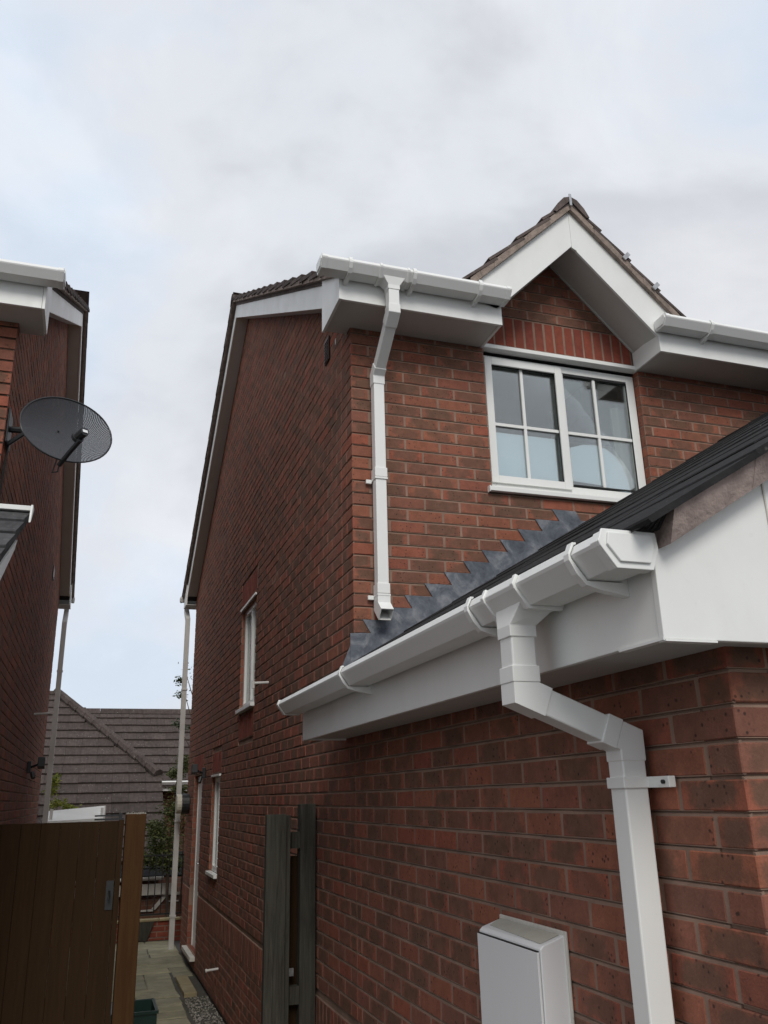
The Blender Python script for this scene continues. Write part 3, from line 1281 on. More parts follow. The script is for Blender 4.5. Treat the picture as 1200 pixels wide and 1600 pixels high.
# just inside the glass: flat pale blue sheets, one round topped, then the curtain
q = MB()
q.box((0.985, 0.090, -0.52), (1.425, 0.098, -0.215))
q.build('pale_blue_sheet', M_BLUE, house, 0.003, label='pale blue sheet just behind the left pane')
q = MB()
loop = [(1.53, .24, -0.56), (1.985, .24, -0.60)]
for k in range(0, 11):
    t = k / 10
    loop.append((1.985 - .455 * t, .24, -0.46 + .17 * math.sin(math.pi * min(1, t * 1.12 + .05)) ** .8 * 1.0 if t < .85 else -0.42 + .02))
loop = [(1.520, .090, -.50), (1.72, .090, -.51), (1.97, .090, -.55), (1.955, .090, -.44), (1.93, .090, -.36), (1.88, .090, -.285), (1.81, .090, -.242), (1.73, .090, -.223), (1.64, .090, -.23), (1.56, .090, -.255), (1.520, .090, -.27)]
q.prism(loop, (0, .008, 0))
q.build('round_topped_sheet', M_BLUE, house, 0.003, label='pale blue round topped sheet just behind the right pane')
q = MB()
pts = []
for i in range(13):
    pts.append((1.94 + i * .018 + .0, .17 + .018 * math.sin(i * 1.9), 0))
for i in range(12):
    a, b = pts[i], pts[i + 1]
    ztop = 0.12
    q.poly([(a[0], a[1], -.62), (b[0], b[1], -.62), (b[0], b[1], ztop), (a[0], a[1], ztop)])
q.build('curtain', M_CREAM, house, smooth=True, recalc=False)
q = MB()
q.box((1.80, 0.30, 0.10), (2.4, 0.75, 0.32))  # plain dark box filling the dark area in the upper right pane
q.build('dark_box', M_BLACKPL, house)

# --- eaves boxes, fascia, soffit
FAS = -0.30


def eaves_x(x0, x1, left_end, right_end):
    bx('fascia', (x0, FAS, SOF - .002), (x1, FAS + .018, SOF + .175), M_BOARD, house, 0.002)
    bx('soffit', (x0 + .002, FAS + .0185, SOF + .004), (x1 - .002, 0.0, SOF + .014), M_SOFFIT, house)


eaves_x(-0.14, 0.895, True, True)
eaves_x(2.062, 6.4, True, True)
bx('soffit', (-0.14, 0.0005, SOF + .004), (-0.004, 0.085, SOF + .014), M_SOFFIT, house)
q = MB()          # side plates of the eaves boxes
q.prism([(0.878, FAS + .0185, SOF - .001), (0.878, 0.0, SOF - .001), (0.878, 0.0, SOF + .16), (0.878, FAS + .0185, SOF + .16)], (.016, 0, 0))
q.build('box_end', M_BOARD, house)
q = MB()
q.prism([(2.048, FAS - .003, SOF - .004), (2.048, -0.002, SOF - .004), (2.048, -0.002, SOF + .135), (2.048, FAS - .003, SOF + .135)], (.014, 0, 0))
q.build('box_end', M_BOARD, house, 0.001)
# white plate closing the eaves at the side wall
q = MB()
q.prism([(-.158, FAS - .006, SOF - .004), (-.158, 0.095, SOF - .004), (-.158, 0.095, SOF + .42), (-.158, FAS - .006, SOF + .195)], (.018, 0, 0))
q.build('box_end', M_BOARD, house, 0.001)

# --- verge boards on the side gable
VB = -0.14


def verge(par, xo, xi, y_start, y_end, z_of, h, sgn=1):
    """bargeboard between xo (outer face) and xo+.016*sgn, soffit from there to the wall xi"""
    q = MB()
    q.prism([(xo, y_start, z_of(y_start)), (xo, y_end, z_of(y_end)), (xo, y_end, z_of(y_end) + h), (xo, y_start, z_of(y_start) + h)], (.016 * sgn, 0, 0))
    q.build('bargeboard', M_BOARD, par, 0.001)
    q = MB()
    q.prism([(xo + .0165 * sgn, y_start, z_of(y_start) + .006), (xo + .0165 * sgn, y_end, z_of(y_end) + .006),
             (xo + .0165 * sgn, y_end, z_of(y_end) + .016), (xo + .0165 * sgn, y_start, z_of(y_start) + .016)], (xi - xo - .0165 * sgn, 0, 0))
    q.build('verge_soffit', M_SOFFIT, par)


zf = lambda y: 0.45 + PITCH * y
zr = lambda y: 0.45 + PITCH * (HD - y)
verge(house, VB, -0.0005, 0.09, HD / 2, zf, .20)
verge(house, VB, -0.0005, HD - .01, HD / 2, zr, .20)
q = MB()
q.prism([(-.155, HD - .02, SOF), (-.155, HD + .30, SOF), (-.155, HD + .30, SOF + .18), (-.155, HD - .02, SOF + .34)], (.018, 0, 0))
q.build('box_end', M_BOARD, house)
bx('fascia', (-.136, HD + .285, SOF), (6.3, HD + .30, SOF + .18), M_BOARD, house)
bx('soffit', (-.136, HD + .0, SOF + .004), (6.3, HD + .284, SOF + .014), M_SOFFIT, house)
rg = Run((-.20, HD + .30, 0), (1, 0, 0), (0, 1, 0), SOF + .19)
rg.gutter(0, 6.4, house, M_OLDPIPE, caps=((0.0, -1),))
# rear downpipe beside the far corner
q = MB()
add_pipe(q, [(-.105, HD + .36, SOF + .10), (-.105, HD + .36, SOF - .02), (-.105, HD + .10, SOF - .20), (-.105, HD + .10, GZ)], (1, 0, 0), .068)
rp = q.build('downpipe', M_OLDPIPE, house, 0.004, label='weathered downpipe at the far end of the side wall')
for z in (-.9, -2.7, -3.9):
    bx('clip', (-.145, HD + .055, z - .012), (-.062, HD + .14, z + .012), M_OLDPIPE, rp)

# --- main roof
RT = 0.70                       # roof plane height over y=0


def slab(name, pts, vec, mat, par):
    q = MB()
    q.prism(pts, vec)
    return q.build(name, mat, par)


RX0 = -0.17
for xa_, xb_, ya_ in ((RX0 + .02, .84, -.27), (.842, 2.09, .06), (2.092, 6.6, -.27)):
    slab('roof', [(xa_, ya_, RT - .05 + ya_ * PITCH), (xa_, HD / 2, RT - .05 + PITCH * HD / 2), (xa_, HD + .33, RT - .05 - .33 * PITCH),
                  (xa_, HD + .33, RT - .08 - .33 * PITCH), (xa_, HD / 2, RT - .09 + PITCH * HD / 2), (xa_, ya_, RT - .08 + ya_ * PITCH)], (xb_ - xa_, 0, 0), M_TILE, house)
ln_s = math.hypot(1, PITCH)
sl_f = Vector((0, 1, PITCH)) / ln_s
sl_r = Vector((0, -1, PITCH)) / ln_s
TX = -0.195
tile_field(house, (TX, -.36, RT - .36 * PITCH - .012), (1, 0, 0), sl_f, 3, 15, .30, .345, .42, .026, M_TILE, individual=lambda r_, c_: c_ == 0, step=.034)
tile_field(house, (TX + .9, HD + .36, RT - .36 * PITCH - .012), (-1, 0, 0), sl_r, 3, 15, .30, .345, .42, .026, M_TILE, individual=lambda r_, c_: c_ == 2, step=.034)
# bedding mortar under the verge tiles
for (ya, yb, z_of) in ((-.30, HD / 2, zf), (HD + .28, HD / 2, zr)):
    q = MB()
    n_ = 26
    for i in range(n_):
        t0, t1 = i / n_, (i + 1) / n_
        y0, y1 = ya + (yb - ya) * t0, ya + (yb - ya) * t1
        d0 = random.uniform(.0, .008)
        q.prism([(-.188 + d0, y0, z_of(y0) + .196), (-.188 + d0, y1, z_of(y1) + .196), (-.188 + d0, y1, z_of(y1) + .242), (-.188 + d0, y0, z_of(y0) + .242)], (.06, 0, 0))
    q.build('verge_mortar', M_BEDDING, house)
# ridge tiles
for i in range(14):
    q = MB()
    prof = [(-.13, -.045), (-.10, .03), (-.04, .075), (.04, .075), (.10, .03), (.13, -.045), (.11, -.05), (0, .05), (-.11, -.05)]
    zr0 = RT + PITCH * HD / 2
    q.prism([(TX - .004 + i * .45, HD / 2 + a * .8, zr0 + b * .8 - .025) for a, b in prof], (.445, 0, 0))
    q.build('ridge_tile', M_TILE, house)

# --- the small gable over the window
GB, GY = 1.02, -0.30
slp = 0.985
ga = []
for sg in (-1, 1):
    xe = GX - .03 + sg * (0.60 if sg > 0 else 0.66)
    ax_ = GX - .022
    q = MB()
    zb = lambda x: GB - slp * abs(x - ax_)
    zt = lambda x: GB + .278 - (slp - .03) * abs(x - ax_)
    x_e = ax_ + sg * .70
    yy = GY - .002 * (sg > 0)
    if sg > 0:
        loop = [(ax_ + .0006, yy, GB - .012), (ax_ + .0006, yy, zt(ax_)), (x_e, yy, zt(x_e)), (x_e, yy, zt(x_e) - .10), (ax_ + .605, yy, zb(ax_ + .605)), (ax_ + .035, yy, zb(ax_ + .035) - .003), (ax_ + .035, yy, GB - .030)]
    else:
        loop = [(ax_, yy, GB), (ax_, yy, zt(ax_)), (ax_ - .735, yy, zt(ax_ - .735)), (ax_ - .735, yy, zt(ax_ - .735) - .12), (ax_ - .59, yy, zb(ax_ - .59))]
    q.prism(loop, (0, .018, 0))
    q.build('bargeboard', M_BOARD, house, 0.001)
    # sloping soffit back to the wall
    q = MB()
    xs, xe2 = ax_, ax_ + sg * .62
    c0, c1 = zb(xs) + .012, zb(xe2) + .012
    q.faces([(xs, GY + .0185, c0), (xe2, GY + .0185, c1), (xe2, -.0005, c1 + .035), (xs, -.0005, c0 + .045),
             (xs, GY + .0185, c0 + .01), (xe2, GY + .0185, c1 + .01), (xe2, -.0005, c1 + .045), (xs, -.0005, c0 + .055)],
            [(3, 2, 1, 0), (4, 5, 6, 7), (0, 1, 5, 4), (1, 2, 6, 5), (2, 3, 7, 6), (3, 0, 4, 7)])
    q.build('verge_soffit', M_SOFFIT, house)
    # white trim bead where soffit meets brick
    q = MB()
    q.prism([(xs, -.012, c0 + .028), (xe2, -.012, c1 + .020), (xe2, -.012, c1 + .034), (xs, -.012, c0 + .043)], (0, .010, 0))
    q.build('soffit_trim', M_SOFFIT, house)
    # roof slab
    zz = lambda x: GB + .335 - (slp - .03) * abs(x - ax_)
    q = MB()
    q.prism([(ax_, GY + .02, zz(ax_)), (ax_ + sg * .80, GY + .02, zz(ax_ + sg * .80)), (ax_ + sg * .80, GY + .02, zz(ax_ + sg * .80) - .03), (ax_, GY + .02, zz(ax_) - .03)], (0, 2.2, 0))
    q.build('gable_roof', M_TILE, house)
    sv = Vector((-sg, 0, slp - .03)).normalized()
    ws = 0.34
    start = Vector((ax_ + sg * .83, 0, zz(ax_ + sg * .83) + .0))
    for r_ in range(4):
        for c_ in range(3):
            gau = .285
            ltile = .34 if r_ < 3 else .27
            base = start + sv * gau * r_
            if sg > 0:
                m4 = frame4((base.x, GY - .035 + c_ * .30, base.z), (0, 1, 0), sv)
            else:
                m4 = frame4((base.x, GY - .035 + (c_ + 1) * .30, base.z), (0, -1, 0), sv)
            piece('roof_tile', tile_mesh(.30, ltile, .018, M_TILE, step=.026), house, m4)
        if sg > 0 and r_ in (1, 2):
            pc_ = start + sv * (.285 * r_ + .03)
            q = MB()
            nn = Vector((slp - .03, 0, 1)).normalized()
            a = pc_ + nn * .030 + Vector((0, GY - .05, 0))
            q.prism([a, a + sv * .075 * .4, a + sv * .03 - nn * .055, a - nn * .055], (0, .012, 0))
            q.prism([a, a + sv * .03, a + sv * .03 + nn * .008, a + nn * .008], (0, .12, 0))
            q.build('verge_clip', M_GALV, house)
    # bedding mortar
    q = MB()
    n_ = 9
    for i in range(n_):
        t0, t1 = i / n_, (i + 1) / n_
        xa, xb = ax_ + sg * .77 * t0, ax_ + sg * .77 * t1
        d0 = random.uniform(0, .006)
        q.prism([(xa, GY - .034 + d0, zt(xa) - .006), (xb, GY - .034 + d0, zt(xb) - .006), (xb, GY - .034 + d0, zz(xb) - .008), (xa, GY - .034 + d0, zz(xa) - .008)], (0, .05, 0))
    q.build('verge_mortar', M_BEDDING, house)
for i in range(4):
    q = MB()
    z0 = GB + .335
    prof = [(-.135, -.110), (-.10, -.045), (-.05, .012), (0.0, .030), (.05, .012), (.10, -.045), (.135, -.110), (.115, -.115), (.0, -.0), (-.115, -.115)]
    q.prism([(ax_ + a, GY - .045 + i * .45, z0 + b) for a, b in prof], (0, .445, 0))
    q.build('ridge_tile', M_TILE, house)
bx('ridge_clip', (ax_ - .012, GY - .052, GB + .29), (ax_ + .006, GY - .046, GB + .38), M_GALV, house)

# --- front gutters
g1 = Run((-.285, FAS, 0), (1, 0, 0), (0, -1, 0), 0.525)
g1.gutter(0.0, 1.185, house, M_UPVC, brackets=(0.165, 0.56, 0.985), caps=((0.0, -1), (1.185, 1)), outlet=(0.435, 0.066))
g2 = Run((2.03, FAS, 0), (1, 0, 0), (0, -1, 0), 0.535)
g2.gutter(0.0, 4.2, house, M_UPVC, brackets=(0.36, 1.2, 2.1), caps=((0.0, -1),))

# --- downpipe on the front wall
PX = 0.150
q = MB()
yb_, yf_ = -0.053, FAS - .066
add_pipe(q, [(PX, yf_, 0.40), (PX, yf_, 0.250), (PX, yb_, -0.005), (PX, yb_, -1.36)], (1, 0, 0), .065)
dp = q.build('downpipe', M_UPVC, house, 0.004, label='white square downpipe ending in an open shoe above the garage roof')
q = MB()
add_pipe(q, [(PX, yf_, 0.290), (PX, yf_, 0.250), tuple(lerp((PX, yf_, 0.25), (PX, yb_, -.005), .20))], (1, 0, 0), .073)
q.build('elbow', M_UPVC, dp, 0.004)
q = MB()
add_pipe(q, [tuple(lerp((PX, yf_, 0.25), (PX, yb_, -.005), .84)), (PX, yb_, -.005), (PX, yb_, -.075)], (1, 0, 0), .073)
q.build('elbow', M_UPVC, dp, 0.004)
for z in (-.64, -1.33):
    q = MB()
    q.box((PX - .0375, yb_ - .0375, z - .032), (PX + .0375, yb_ + .0375, z + .026))
    q.build('socket', M_UPVC, dp, 0.003)
    q = MB()
    q.box((PX - .039, yb_ - .039, z - .046), (PX + .039, yb_ + .040, z - .034))
    q.box((PX - .072, yb_ + .026, z - .058), (PX - .0392, yb_ + .042, z - .034))
    q.build('clip', M_UPVC, dp, 0.002)
# shoe: open square end facing out
q = MB()
add_pipe(q, [(PX, yb_, -1.37), (PX, yb_, -1.43), (PX, yb_ - .065, -1.487)], (1, 0, 0), .073, cap=False)
inner = pipe_loop([(PX, yb_, -1.40), (PX, yb_, -1.43), (PX, yb_ - .0655, -1.4874)], (1, 0, 0), .066)
outer = pipe_loop([(PX, yb_, -1.37), (PX, yb_, -1.43), (PX, yb_ - .065, -1.487)], (1, 0, 0), .073)
vs = [v_ for r_ in inner for v_ in r_]
q.faces(vs, [(4 * i + k, 4 * i + 4 + k, 4 * i + 4 + (k + 1) % 4, 4 * i + (k + 1) % 4) for i in range(2) for k in range(4)])
q.faces(list(outer[-1]) + list(inner[-1]), [(k, (k + 1) % 4, 4 + (k + 1) % 4, 4 + k) for k in range(4)])
q.build('shoe', M_UPVC, dp, recalc=False)

# --- stepped lead flashing over the garage roof
for k in range(21, 9, -1):
    zt_ = -CH * k + .004
    xl = 0.30 + (18 - k) * 0.125
    rl = lambda x: -1.715 + 0.6 * x - .03
    run = 0.125
    tt = -.0025 - .0012 * (k % 2)
    if k == 21:
        loop = [(-.022, 0, -1.575), (0.05, 0, zt_), (0.10, 0, zt_), (0.14, 0, rl(.14)), (-.022, 0, rl(-.02))]
    else:
        loop = [(xl, 0, zt_), (xl + run + .046, 0, zt_ + random.uniform(-.002, .002)), (xl + run + .075, 0, zt_ - CH * .8), (xl + run + .14, 0, rl(xl + run + .14)),
                (xl + .0, 0, rl(xl)), (xl + .046, 0, zt_ - CH)]
        if xl < 0:
            continue
    q = MB()
    q.prism([(a, tt - .003, c) for a, b, c in loop], (0, .003, 0))
    q.build('lead_flashing', M_LEAD, house, 0.001)
q = MB()          # end of the lead dressed round the corner and over the gutter
q.prism([(-.006, -.004, -1.60), (-.006, .03, -1.62), (-.012, .05, -1.78), (-.10, .05, -1.86), (-.10, -.004, -1.85), (-.010, -.004, -1.74)], (.004, 0, 0))
q.build('lead_flashing', M_LEAD, house)

# --- side window upstairs, kitchen window, side door
def side_window(y0, y1, z0, z1, open_sill=True):
    q = MB()
    X = 0.030
    w = .055
    q.box((X, y0, z0), (X + .06, y0 + w, z1))
    q.box((X, y1 - w, z0), (X + .06, y1, z1))
    q.box((X, y0 + w, z0), (X + .06, y1 - w, z0 + w))
    q.box((X, y0 + w, z1 - w), (X + .06, y1 - w, z1))
    q.box((X + .002, (y0 + y1) / 2 - .03, z0 + w), (X + .06, (y0 + y1) / 2 + .03, z1 - w))
    fr = q.build('window', M_UPVC, house, 0.003)
    bx('pane', (X + .025, y0 + w - .01, z0 + w - .01), (X + .03, y1 - w + .01, z1 - w + .01), M_GLASS, fr)
    bx('sill', (-.035, y0 - .02, z0 - .035), (.029, y1 + .02, z0 - .002), M_UPVC, fr, 0.003)
    bx('head_trim', (-.014, y0 - .02, z1 + .003), (.029, y1 + .02, z1 + .025), M_UPVC, fr, 0.002)
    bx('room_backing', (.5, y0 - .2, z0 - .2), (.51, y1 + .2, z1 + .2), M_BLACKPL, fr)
    return fr


side_window(3.105, 3.895, -1.62, -0.665)
side_window(5.025, 5.655, -3.155, -2.19)
q = MB()
X = .05
q.box((X, 6.585, -4.13), (X + .06, 6.645, -2.14))
q.box((X, 7.385, -4.13), (X + .06, 7.445, -2.14))
q.box((X, 6.645, -2.20), (X + .06, 7.385, -2.14))
q.box((X + .01, 6.645, -4.13), (X + .05, 7.385, -2.201))
dr = q.build('door', M_UPVC, house, 0.003)
bx('door_step', (-.06, 6.55, -4.18), (.05, 7.48, -4.135), M_GRIMYWHITE, dr, 0.004)
q = MB()
q.tube([(.052, 6.70, -3.15), (.0, 6.70, -3.15), (.0, 6.80, -3.15)], .010)
q.build('handle', M_GALV, dr)
q = MB()                      # overflow pipe stubs
q.tube([(0.02, 2.43, -1.535), (-.135, 2.43, -1.545)], .011, 10)
q.tube([(-.125, 2.43, -1.525), (-.125, 2.43, -1.585)], .013, 10)
q.build('overflow_pipe', M_OLDPIPE, house, smooth=False, label='thin white overflow stub beside the upstairs side window')
q = MB()
q.tube([(0.02, 4.67, -3.955), (-.11, 4.67, -3.965)], .011, 10)
q.tube([(-.108, 4.67, -3.965), (-.122, 4.67, -3.966)], .017, 10)
q.build('overflow_pipe', M_OLDPIPE, house, label='short white overflow stub low on the side wall')
# brown vent near the front corner
q = MB()
q.box((-.012, 0.49, 0.375), (-.001, 0.60, 0.555))
ve = q.build('vent', M_BROWNPL, house, 0.003)
for i in range(7):
    z = .386 + i * .023
    q = MB()
    q.prism([(-.0125, .500, z), (-.017, .500, z), (-.0125, .500, z + .015)], (0, .09, 0))
    q.build('louvre', M_BROWNPL, ve)
bx('mortar_patch', (-.0035, 0.33, 0.405), (-.0015, 0.352, 0.445), M_GRIMYWHITE, house)

# ================================================================== GARAGE
garage = thing('attached_garage', 'single storey brick garage with white box eaves and dark tiled roof at the right', 'garage', (1.5, -1.5, GZ))
GY0 = -2.8875
gs = Wall('W', 0.0)
gf = Wall('S', GY0)
gcor = []
for k in range(28, 58):
    z = -CH * k - CH / 2
    a, b = (STR, HDR) if k % 2 else (HDR, STR)
    gcor.append((0, GY0, z, a, b, False, M_BRICK))
gs.courses(GY0, -.001, 28, 58, GY0, (), start=lambda k: GY0 + (HDR if k % 2 else STR) + JT)
gf.courses(0, 0.42, 28, 58, 0.0, (), start=lambda k: (STR if k % 2 else HDR) + JT)
emit_bricks(garage, [gs, gf], gcor, 300)
bx('side_wall', (.010, GY0 + .010, GZ), (.25, -.003, -1.98), M_MORTAR, garage)
bx('front_wall', (.2502, GY0 + .010, GZ), (.43, GY0 + .24, -1.98), M_MORTAR, garage)
q = MB()
for i in range(9):
    z = GZ + .02 + i * .235
    q.box((.435, GY0 + .05, z), (2.9, GY0 + .075, z + .228))
q.build('garage_door', M_BOARD, garage, 0.004)
bx('front_wall', (.435, GY0 + .02, -2.13), (5.2, GY0 + .22, -1.95), M_BRICK, garage)
bx('front_wall', (2.905, GY0 + .02, GZ), (5.2, GY0 + .22, -2.131), M_BRICK, garage)
GS = -2.132
GFX = -0.242
GFY = -3.005
RZ = -1.72
# side fascia and soffit
bx('fascia', (GFX, GFY + .019, GS - .002), (GFX + .018, 0.175, -1.925), M_BOARD, garage, 0.002)
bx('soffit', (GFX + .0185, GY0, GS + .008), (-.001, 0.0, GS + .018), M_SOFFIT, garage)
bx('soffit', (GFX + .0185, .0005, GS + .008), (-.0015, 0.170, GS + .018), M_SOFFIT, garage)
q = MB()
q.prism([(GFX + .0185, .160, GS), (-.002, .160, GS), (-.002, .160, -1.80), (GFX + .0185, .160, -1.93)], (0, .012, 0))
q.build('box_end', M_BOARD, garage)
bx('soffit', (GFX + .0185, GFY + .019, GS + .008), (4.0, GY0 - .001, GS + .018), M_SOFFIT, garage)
# front gable board, flat bottomed box then rising barge
rt = lambda x: RZ + .6 * x
q = MB()
tb = lambda x: rt(x) - .084
q.prism([(GFX - .002, GFY, GS - .004), (.62, GFY, GS - .004), (.62, GFY, tb(.62)), (-.215, GFY, tb(-.215)), (GFX - .002, GFY, -1.945)], (0, .018, 0))
q.build('fascia', M_BOARD, garage, 0.002, label='wide white front board of the garage')
q = MB()
q.prism([(.6204, GFY, GS - .004), (2.9, GFY, GS + 1.2), (2.9, GFY, tb(2.9)), (.6204, GFY, tb(.6204))], (0, .018, 0))
q.build('fascia', M_BOARD, garage, 0.002)
bx('joint_cover', (.066, GFY - .003, -1.98), (.070, GFY - .0005, tb(.066) - .004), M_GRIMYWHITE, garage)
q = MB()          # corner cover trims on the eaves box
q.prism([(GFX - .003, GFY + .16, GS - .006), (GFX - .003, GFY + .001, GS - .006), (GFX - .003, GFY + .001, GS + .0), (GFX - .003, GFY + .16, GS + .0)], (.02, 0, 0))
q.box((GFX, GFY - .003, GS - .0085), (GFX + .125, GFY + .02, GS - .0045))
q.build('corner_trim', M_BOARD, garage)
# roof slab and tiles
slab('roof', [(-.255, GFY + .03, rt(-.255) - .062), (3.6, GFY + .03, rt(3.6) - .062), (3.6, GFY + .03, rt(3.6) - .035), (-.255, GFY + .03, rt(-.255) - .035)], (0, 2.96, 0), M_TILE_DARK, garage)
sg_ = Vector((1, 0, .6)).normalized()
tile_field(garage, (-.305, -.012, rt(-.305) - .012), (0, -1, 0), sg_, 10, 12, .3075, .345, .42, .014, M_TILE_DARK, roll=False, step=.006)
q = MB()
segs = 16
for i in range(segs):
    x0 = -.232 + i * .23
    x1 = x0 + .23
    d = random.uniform(0, .006)
    lo = .006 * (i % 2)
    mat_black = False
    if mat_black:
        continue
    q.prism([(x0, GFY - .050 + d, rt(x0) - .090), (x1, GFY - .050 + d, rt(x1) - .090), (x1, GFY - .076 + d, rt(x1) - .022), (x0, GFY - .076 + d, rt(x0) - .022)], (0, .09, 0))
q.build('verge_mortar', M_BED_PINK, garage)
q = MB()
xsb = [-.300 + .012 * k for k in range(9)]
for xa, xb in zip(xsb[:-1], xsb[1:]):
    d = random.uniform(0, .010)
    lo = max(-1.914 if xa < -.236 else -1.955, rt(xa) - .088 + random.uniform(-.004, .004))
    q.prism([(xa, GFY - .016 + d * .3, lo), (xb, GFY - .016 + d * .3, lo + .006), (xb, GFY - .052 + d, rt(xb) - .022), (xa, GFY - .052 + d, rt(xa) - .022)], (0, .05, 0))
q.build('verge_mortar', M_BED_BLACK, garage, label='black mortar and shaded void under the tiles at the foot of the garage verge')
bx('verge_mortar', (.16, GFY - .078, rt(.17) + .000), (.28, GFY - .03, rt(.17) + .022), M_BED_PINK, garage)

# garage gutter: along +y from the near end
gg = Run((GFX, GFY - .005, 0), (0, 1, 0), (-1, 0, 0), -1.922)
OUT_T = 0.462
g3 = gg.gutter(0.0, 3.215, garage, M_UPVC, brackets=(.118, .655, 1.95), caps=((0.0, -1), (3.215, 1)), unions=(), outlet=(OUT_T, 0.092), label='white garage eaves gutter')
# near downpipe
NY = GFY - .005 + OUT_T
NX0, NX1 = GFX - .092, -.0575
zt0, zt1 = -2.045, -2.205
q = MB()
ptsN = [(NX0, NY, -2.04), (NX0, NY, -2.195), (NX1, NY, -2.305), (NX1, NY, GZ)]
add_pipe(q, ptsN, (0, 1, 0), .065)
dp2 = q.build('downpipe', M_UPVC, garage, 0.004, label='large white square downpipe with swan neck below the garage eaves')
q = MB()
add_pipe(q, [(NX0, NY, -2.130), (NX0, NY, -2.1695)], (0, 1, 0), .0735)
q.build('socket', M_UPVC, dp2, 0.002)
q = MB()
add_pipe(q, [(NX0, NY, -2.170), ptsN[1], tuple(lerp(ptsN[1], ptsN[2], .20))], (0, 1, 0), .0705)
q.build('elbow', M_UPVC, dp2, 0.004)
q = MB()
add_pipe(q, [tuple(lerp(ptsN[1], ptsN[2], .74)), tuple(lerp(ptsN[1], ptsN[2], .878))], (0, 1, 0), .074)
q.build('socket', M_UPVC, dp2, 0.002)
q = MB()
add_pipe(q, [tuple(lerp(ptsN[1], ptsN[2], .88)), ptsN[2], (NX1, NY, -2.355)], (0, 1, 0), .0695)
q.build('elbow', M_UPVC, dp2, 0.003)
q = MB()
zc = -2.405
q.box((NX1 - .039, NY - .039, zc - .013), (NX1 + .033, NY + .037, zc + .013))
q.box((NX1 + .0325, NY - .115, zc - .013), (NX1 + .052, NY + .037, zc + .013))
cl_ = q.build('clip', M_UPVC, dp2, 0.002)
q = MB()
q.tube([(NX1 + .034, NY - .097, zc), (NX1 + .026, NY - .097, zc)], .005, 8)
q.build('screw', M_BLACKIRON, dp2)

# ================================================================== METER BOX
mb_ = thing('meter_box', 'white plastic meter box fixed low on the garage side wall left of the big downpipe', 'meter box', (0, -1.86, -3.35))
q = MB()
y0, y1 = -2.075, -1.665
q.prism([(0, y0, -3.35), (-.085, y0, -3.35), (-.085, y0, -2.838), (-.075, y0, -2.829), (0, y0, -2.806)], (0, y1 - y0, 0))
q.build('case', M_METER, mb_, 0.003)
q = MB()
q.box((-.094, y0 + .003, -3.345), (-.087, y1 - .003, -2.846))
q.build('door', M_METER, mb_, 0.0015)
q = MB()
q.tube([(-.094, y0 + .035, -3.08), (-.097, y0 + .035, -3.08)], .011, 12)
q.build('lock', M_BLACKPL, mb_)
bx('door_gap', (-.0935, y0 + .006, -2.8455), (-.0872, y1 - .006, -2.8425), M_SEAL, mb_)
q = MB()
q.prism([(-.074, y0 + .02, -2.8270), (-.012, y0 + .02, -2.8078), (-.012, y1 - .01, -2.8078), (-.060, y1 - .03, -2.8226)], (0, 0, .0012))
q.build('algae_film', M_ALGAE, mb_)
bx('hinge', (-.092, y1 - .0035, -2.915), (-.086, y1 + .004, -2.885), M_BLACKIRON, mb_)
bx('sealant', (-.008, y0 - .010, -3.36), (-.0005, y1 + .008, -2.797), M_GRIMYWHITE, mb_, 0.003)

# ================================================================== NEIGHBOUR'S HOUSE (left)
left = thing('brick_house', 'neighbouring dark brick house at the left edge with satellite dish on its side wall', 'house', (-4.5, 4.5, GZ), 'brick houses')
LX, LY0, LY1 = -1.94, 0.51, 8.62
PITCH = 0.545
ln_s = math.hypot(1, PITCH)
sl_f = Vector((0, 1, PITCH)) / ln_s
sl_r = Vector((0, -1, PITCH)) / ln_s
le = Wall('E', LX)
lf = Wall('S', LY0)
lc = []
for k in range(-5, 57):
    z = -CH * k - CH / 2
    a, b = (HDR, STR) if k % 2 else (STR, HDR)
    lc.append((LX, LY0, z, a, b, True, M_BRICK))
zl = lambda y: 0.45 + PITCH * min(y - LY0, LY1 - y)
le.courses(LY0, LY1, -37, 57, LY0, (), start=lambda k: LY0 + (STR if k % 2 else HDR) + JT,
           umin=lambda z: LY0 if z < .45 else LY0 + (z - .47) / PITCH - .02, umax=lambda z: LY1 if z < .45 else LY1 - (z - .47) / PITCH + .02)
lf.courses(LX - 1.2, LX, -5, 57, LX, ())
lf.items = [it for it in lf.items if it[0] + it[2] / 2 < LX - STR + .12 and True]
for it in list(lf.items):
    pass
lf.items = []
for k in range(-5, 57):
    z = -CH * k - CH / 2
    lf.strips.append((LX - 1.4, LX - .0022, z - CH / 2 + .004, z + CH / 2 + .0015))
    s0 = LX - (HDR if k % 2 else STR) - JT
    x = s0
    while x > LX - 1.3:
        lf.items.append((x - STR / 2, z, STR, BH, M_BRICK, .1))
        x -= .225
emit_bricks(left, [le, lf], lc, 120)
wall_core('side_wall', 'E', LX, LY0 + .262, LY1, GZ, 0.45, [], left,
          extra=[[(LY0 + .262, .4502), (LY1, .4502), (LY1, .47), ((LY0 + LY1) / 2, .47 + PITCH * (LY1 - LY0) / 2), (LY0 + .262, .47 + .262 * PITCH)]])
bx('front_wall', (LX - 5.5, LY0 + .010, GZ), (LX - .010, LY0 + .2618, 0.46), M_MORTAR, left)
bx('rear_wall', (LX - 5.5, LY1 - .2, GZ), (LX - .26, LY1 - .003, 0.46), M_BRICK, left)
bx('fascia', (LX - 5.5, LY0 - .22, SOF - .002), (LX + .14, LY0 - .202, SOF + .175), M_BOARD, left, 0.002)
bx('soffit', (LX - 5.5, LY0 - .2015, SOF + .004), (LX + .14, LY0, SOF + .014), M_SOFFIT, left)
bx('soffit', (LX + .004, LY0 + .0005, SOF + .004), (LX + .14, LY0 + .12, SOF + .014), M_SOFFIT, left)
q = MB()
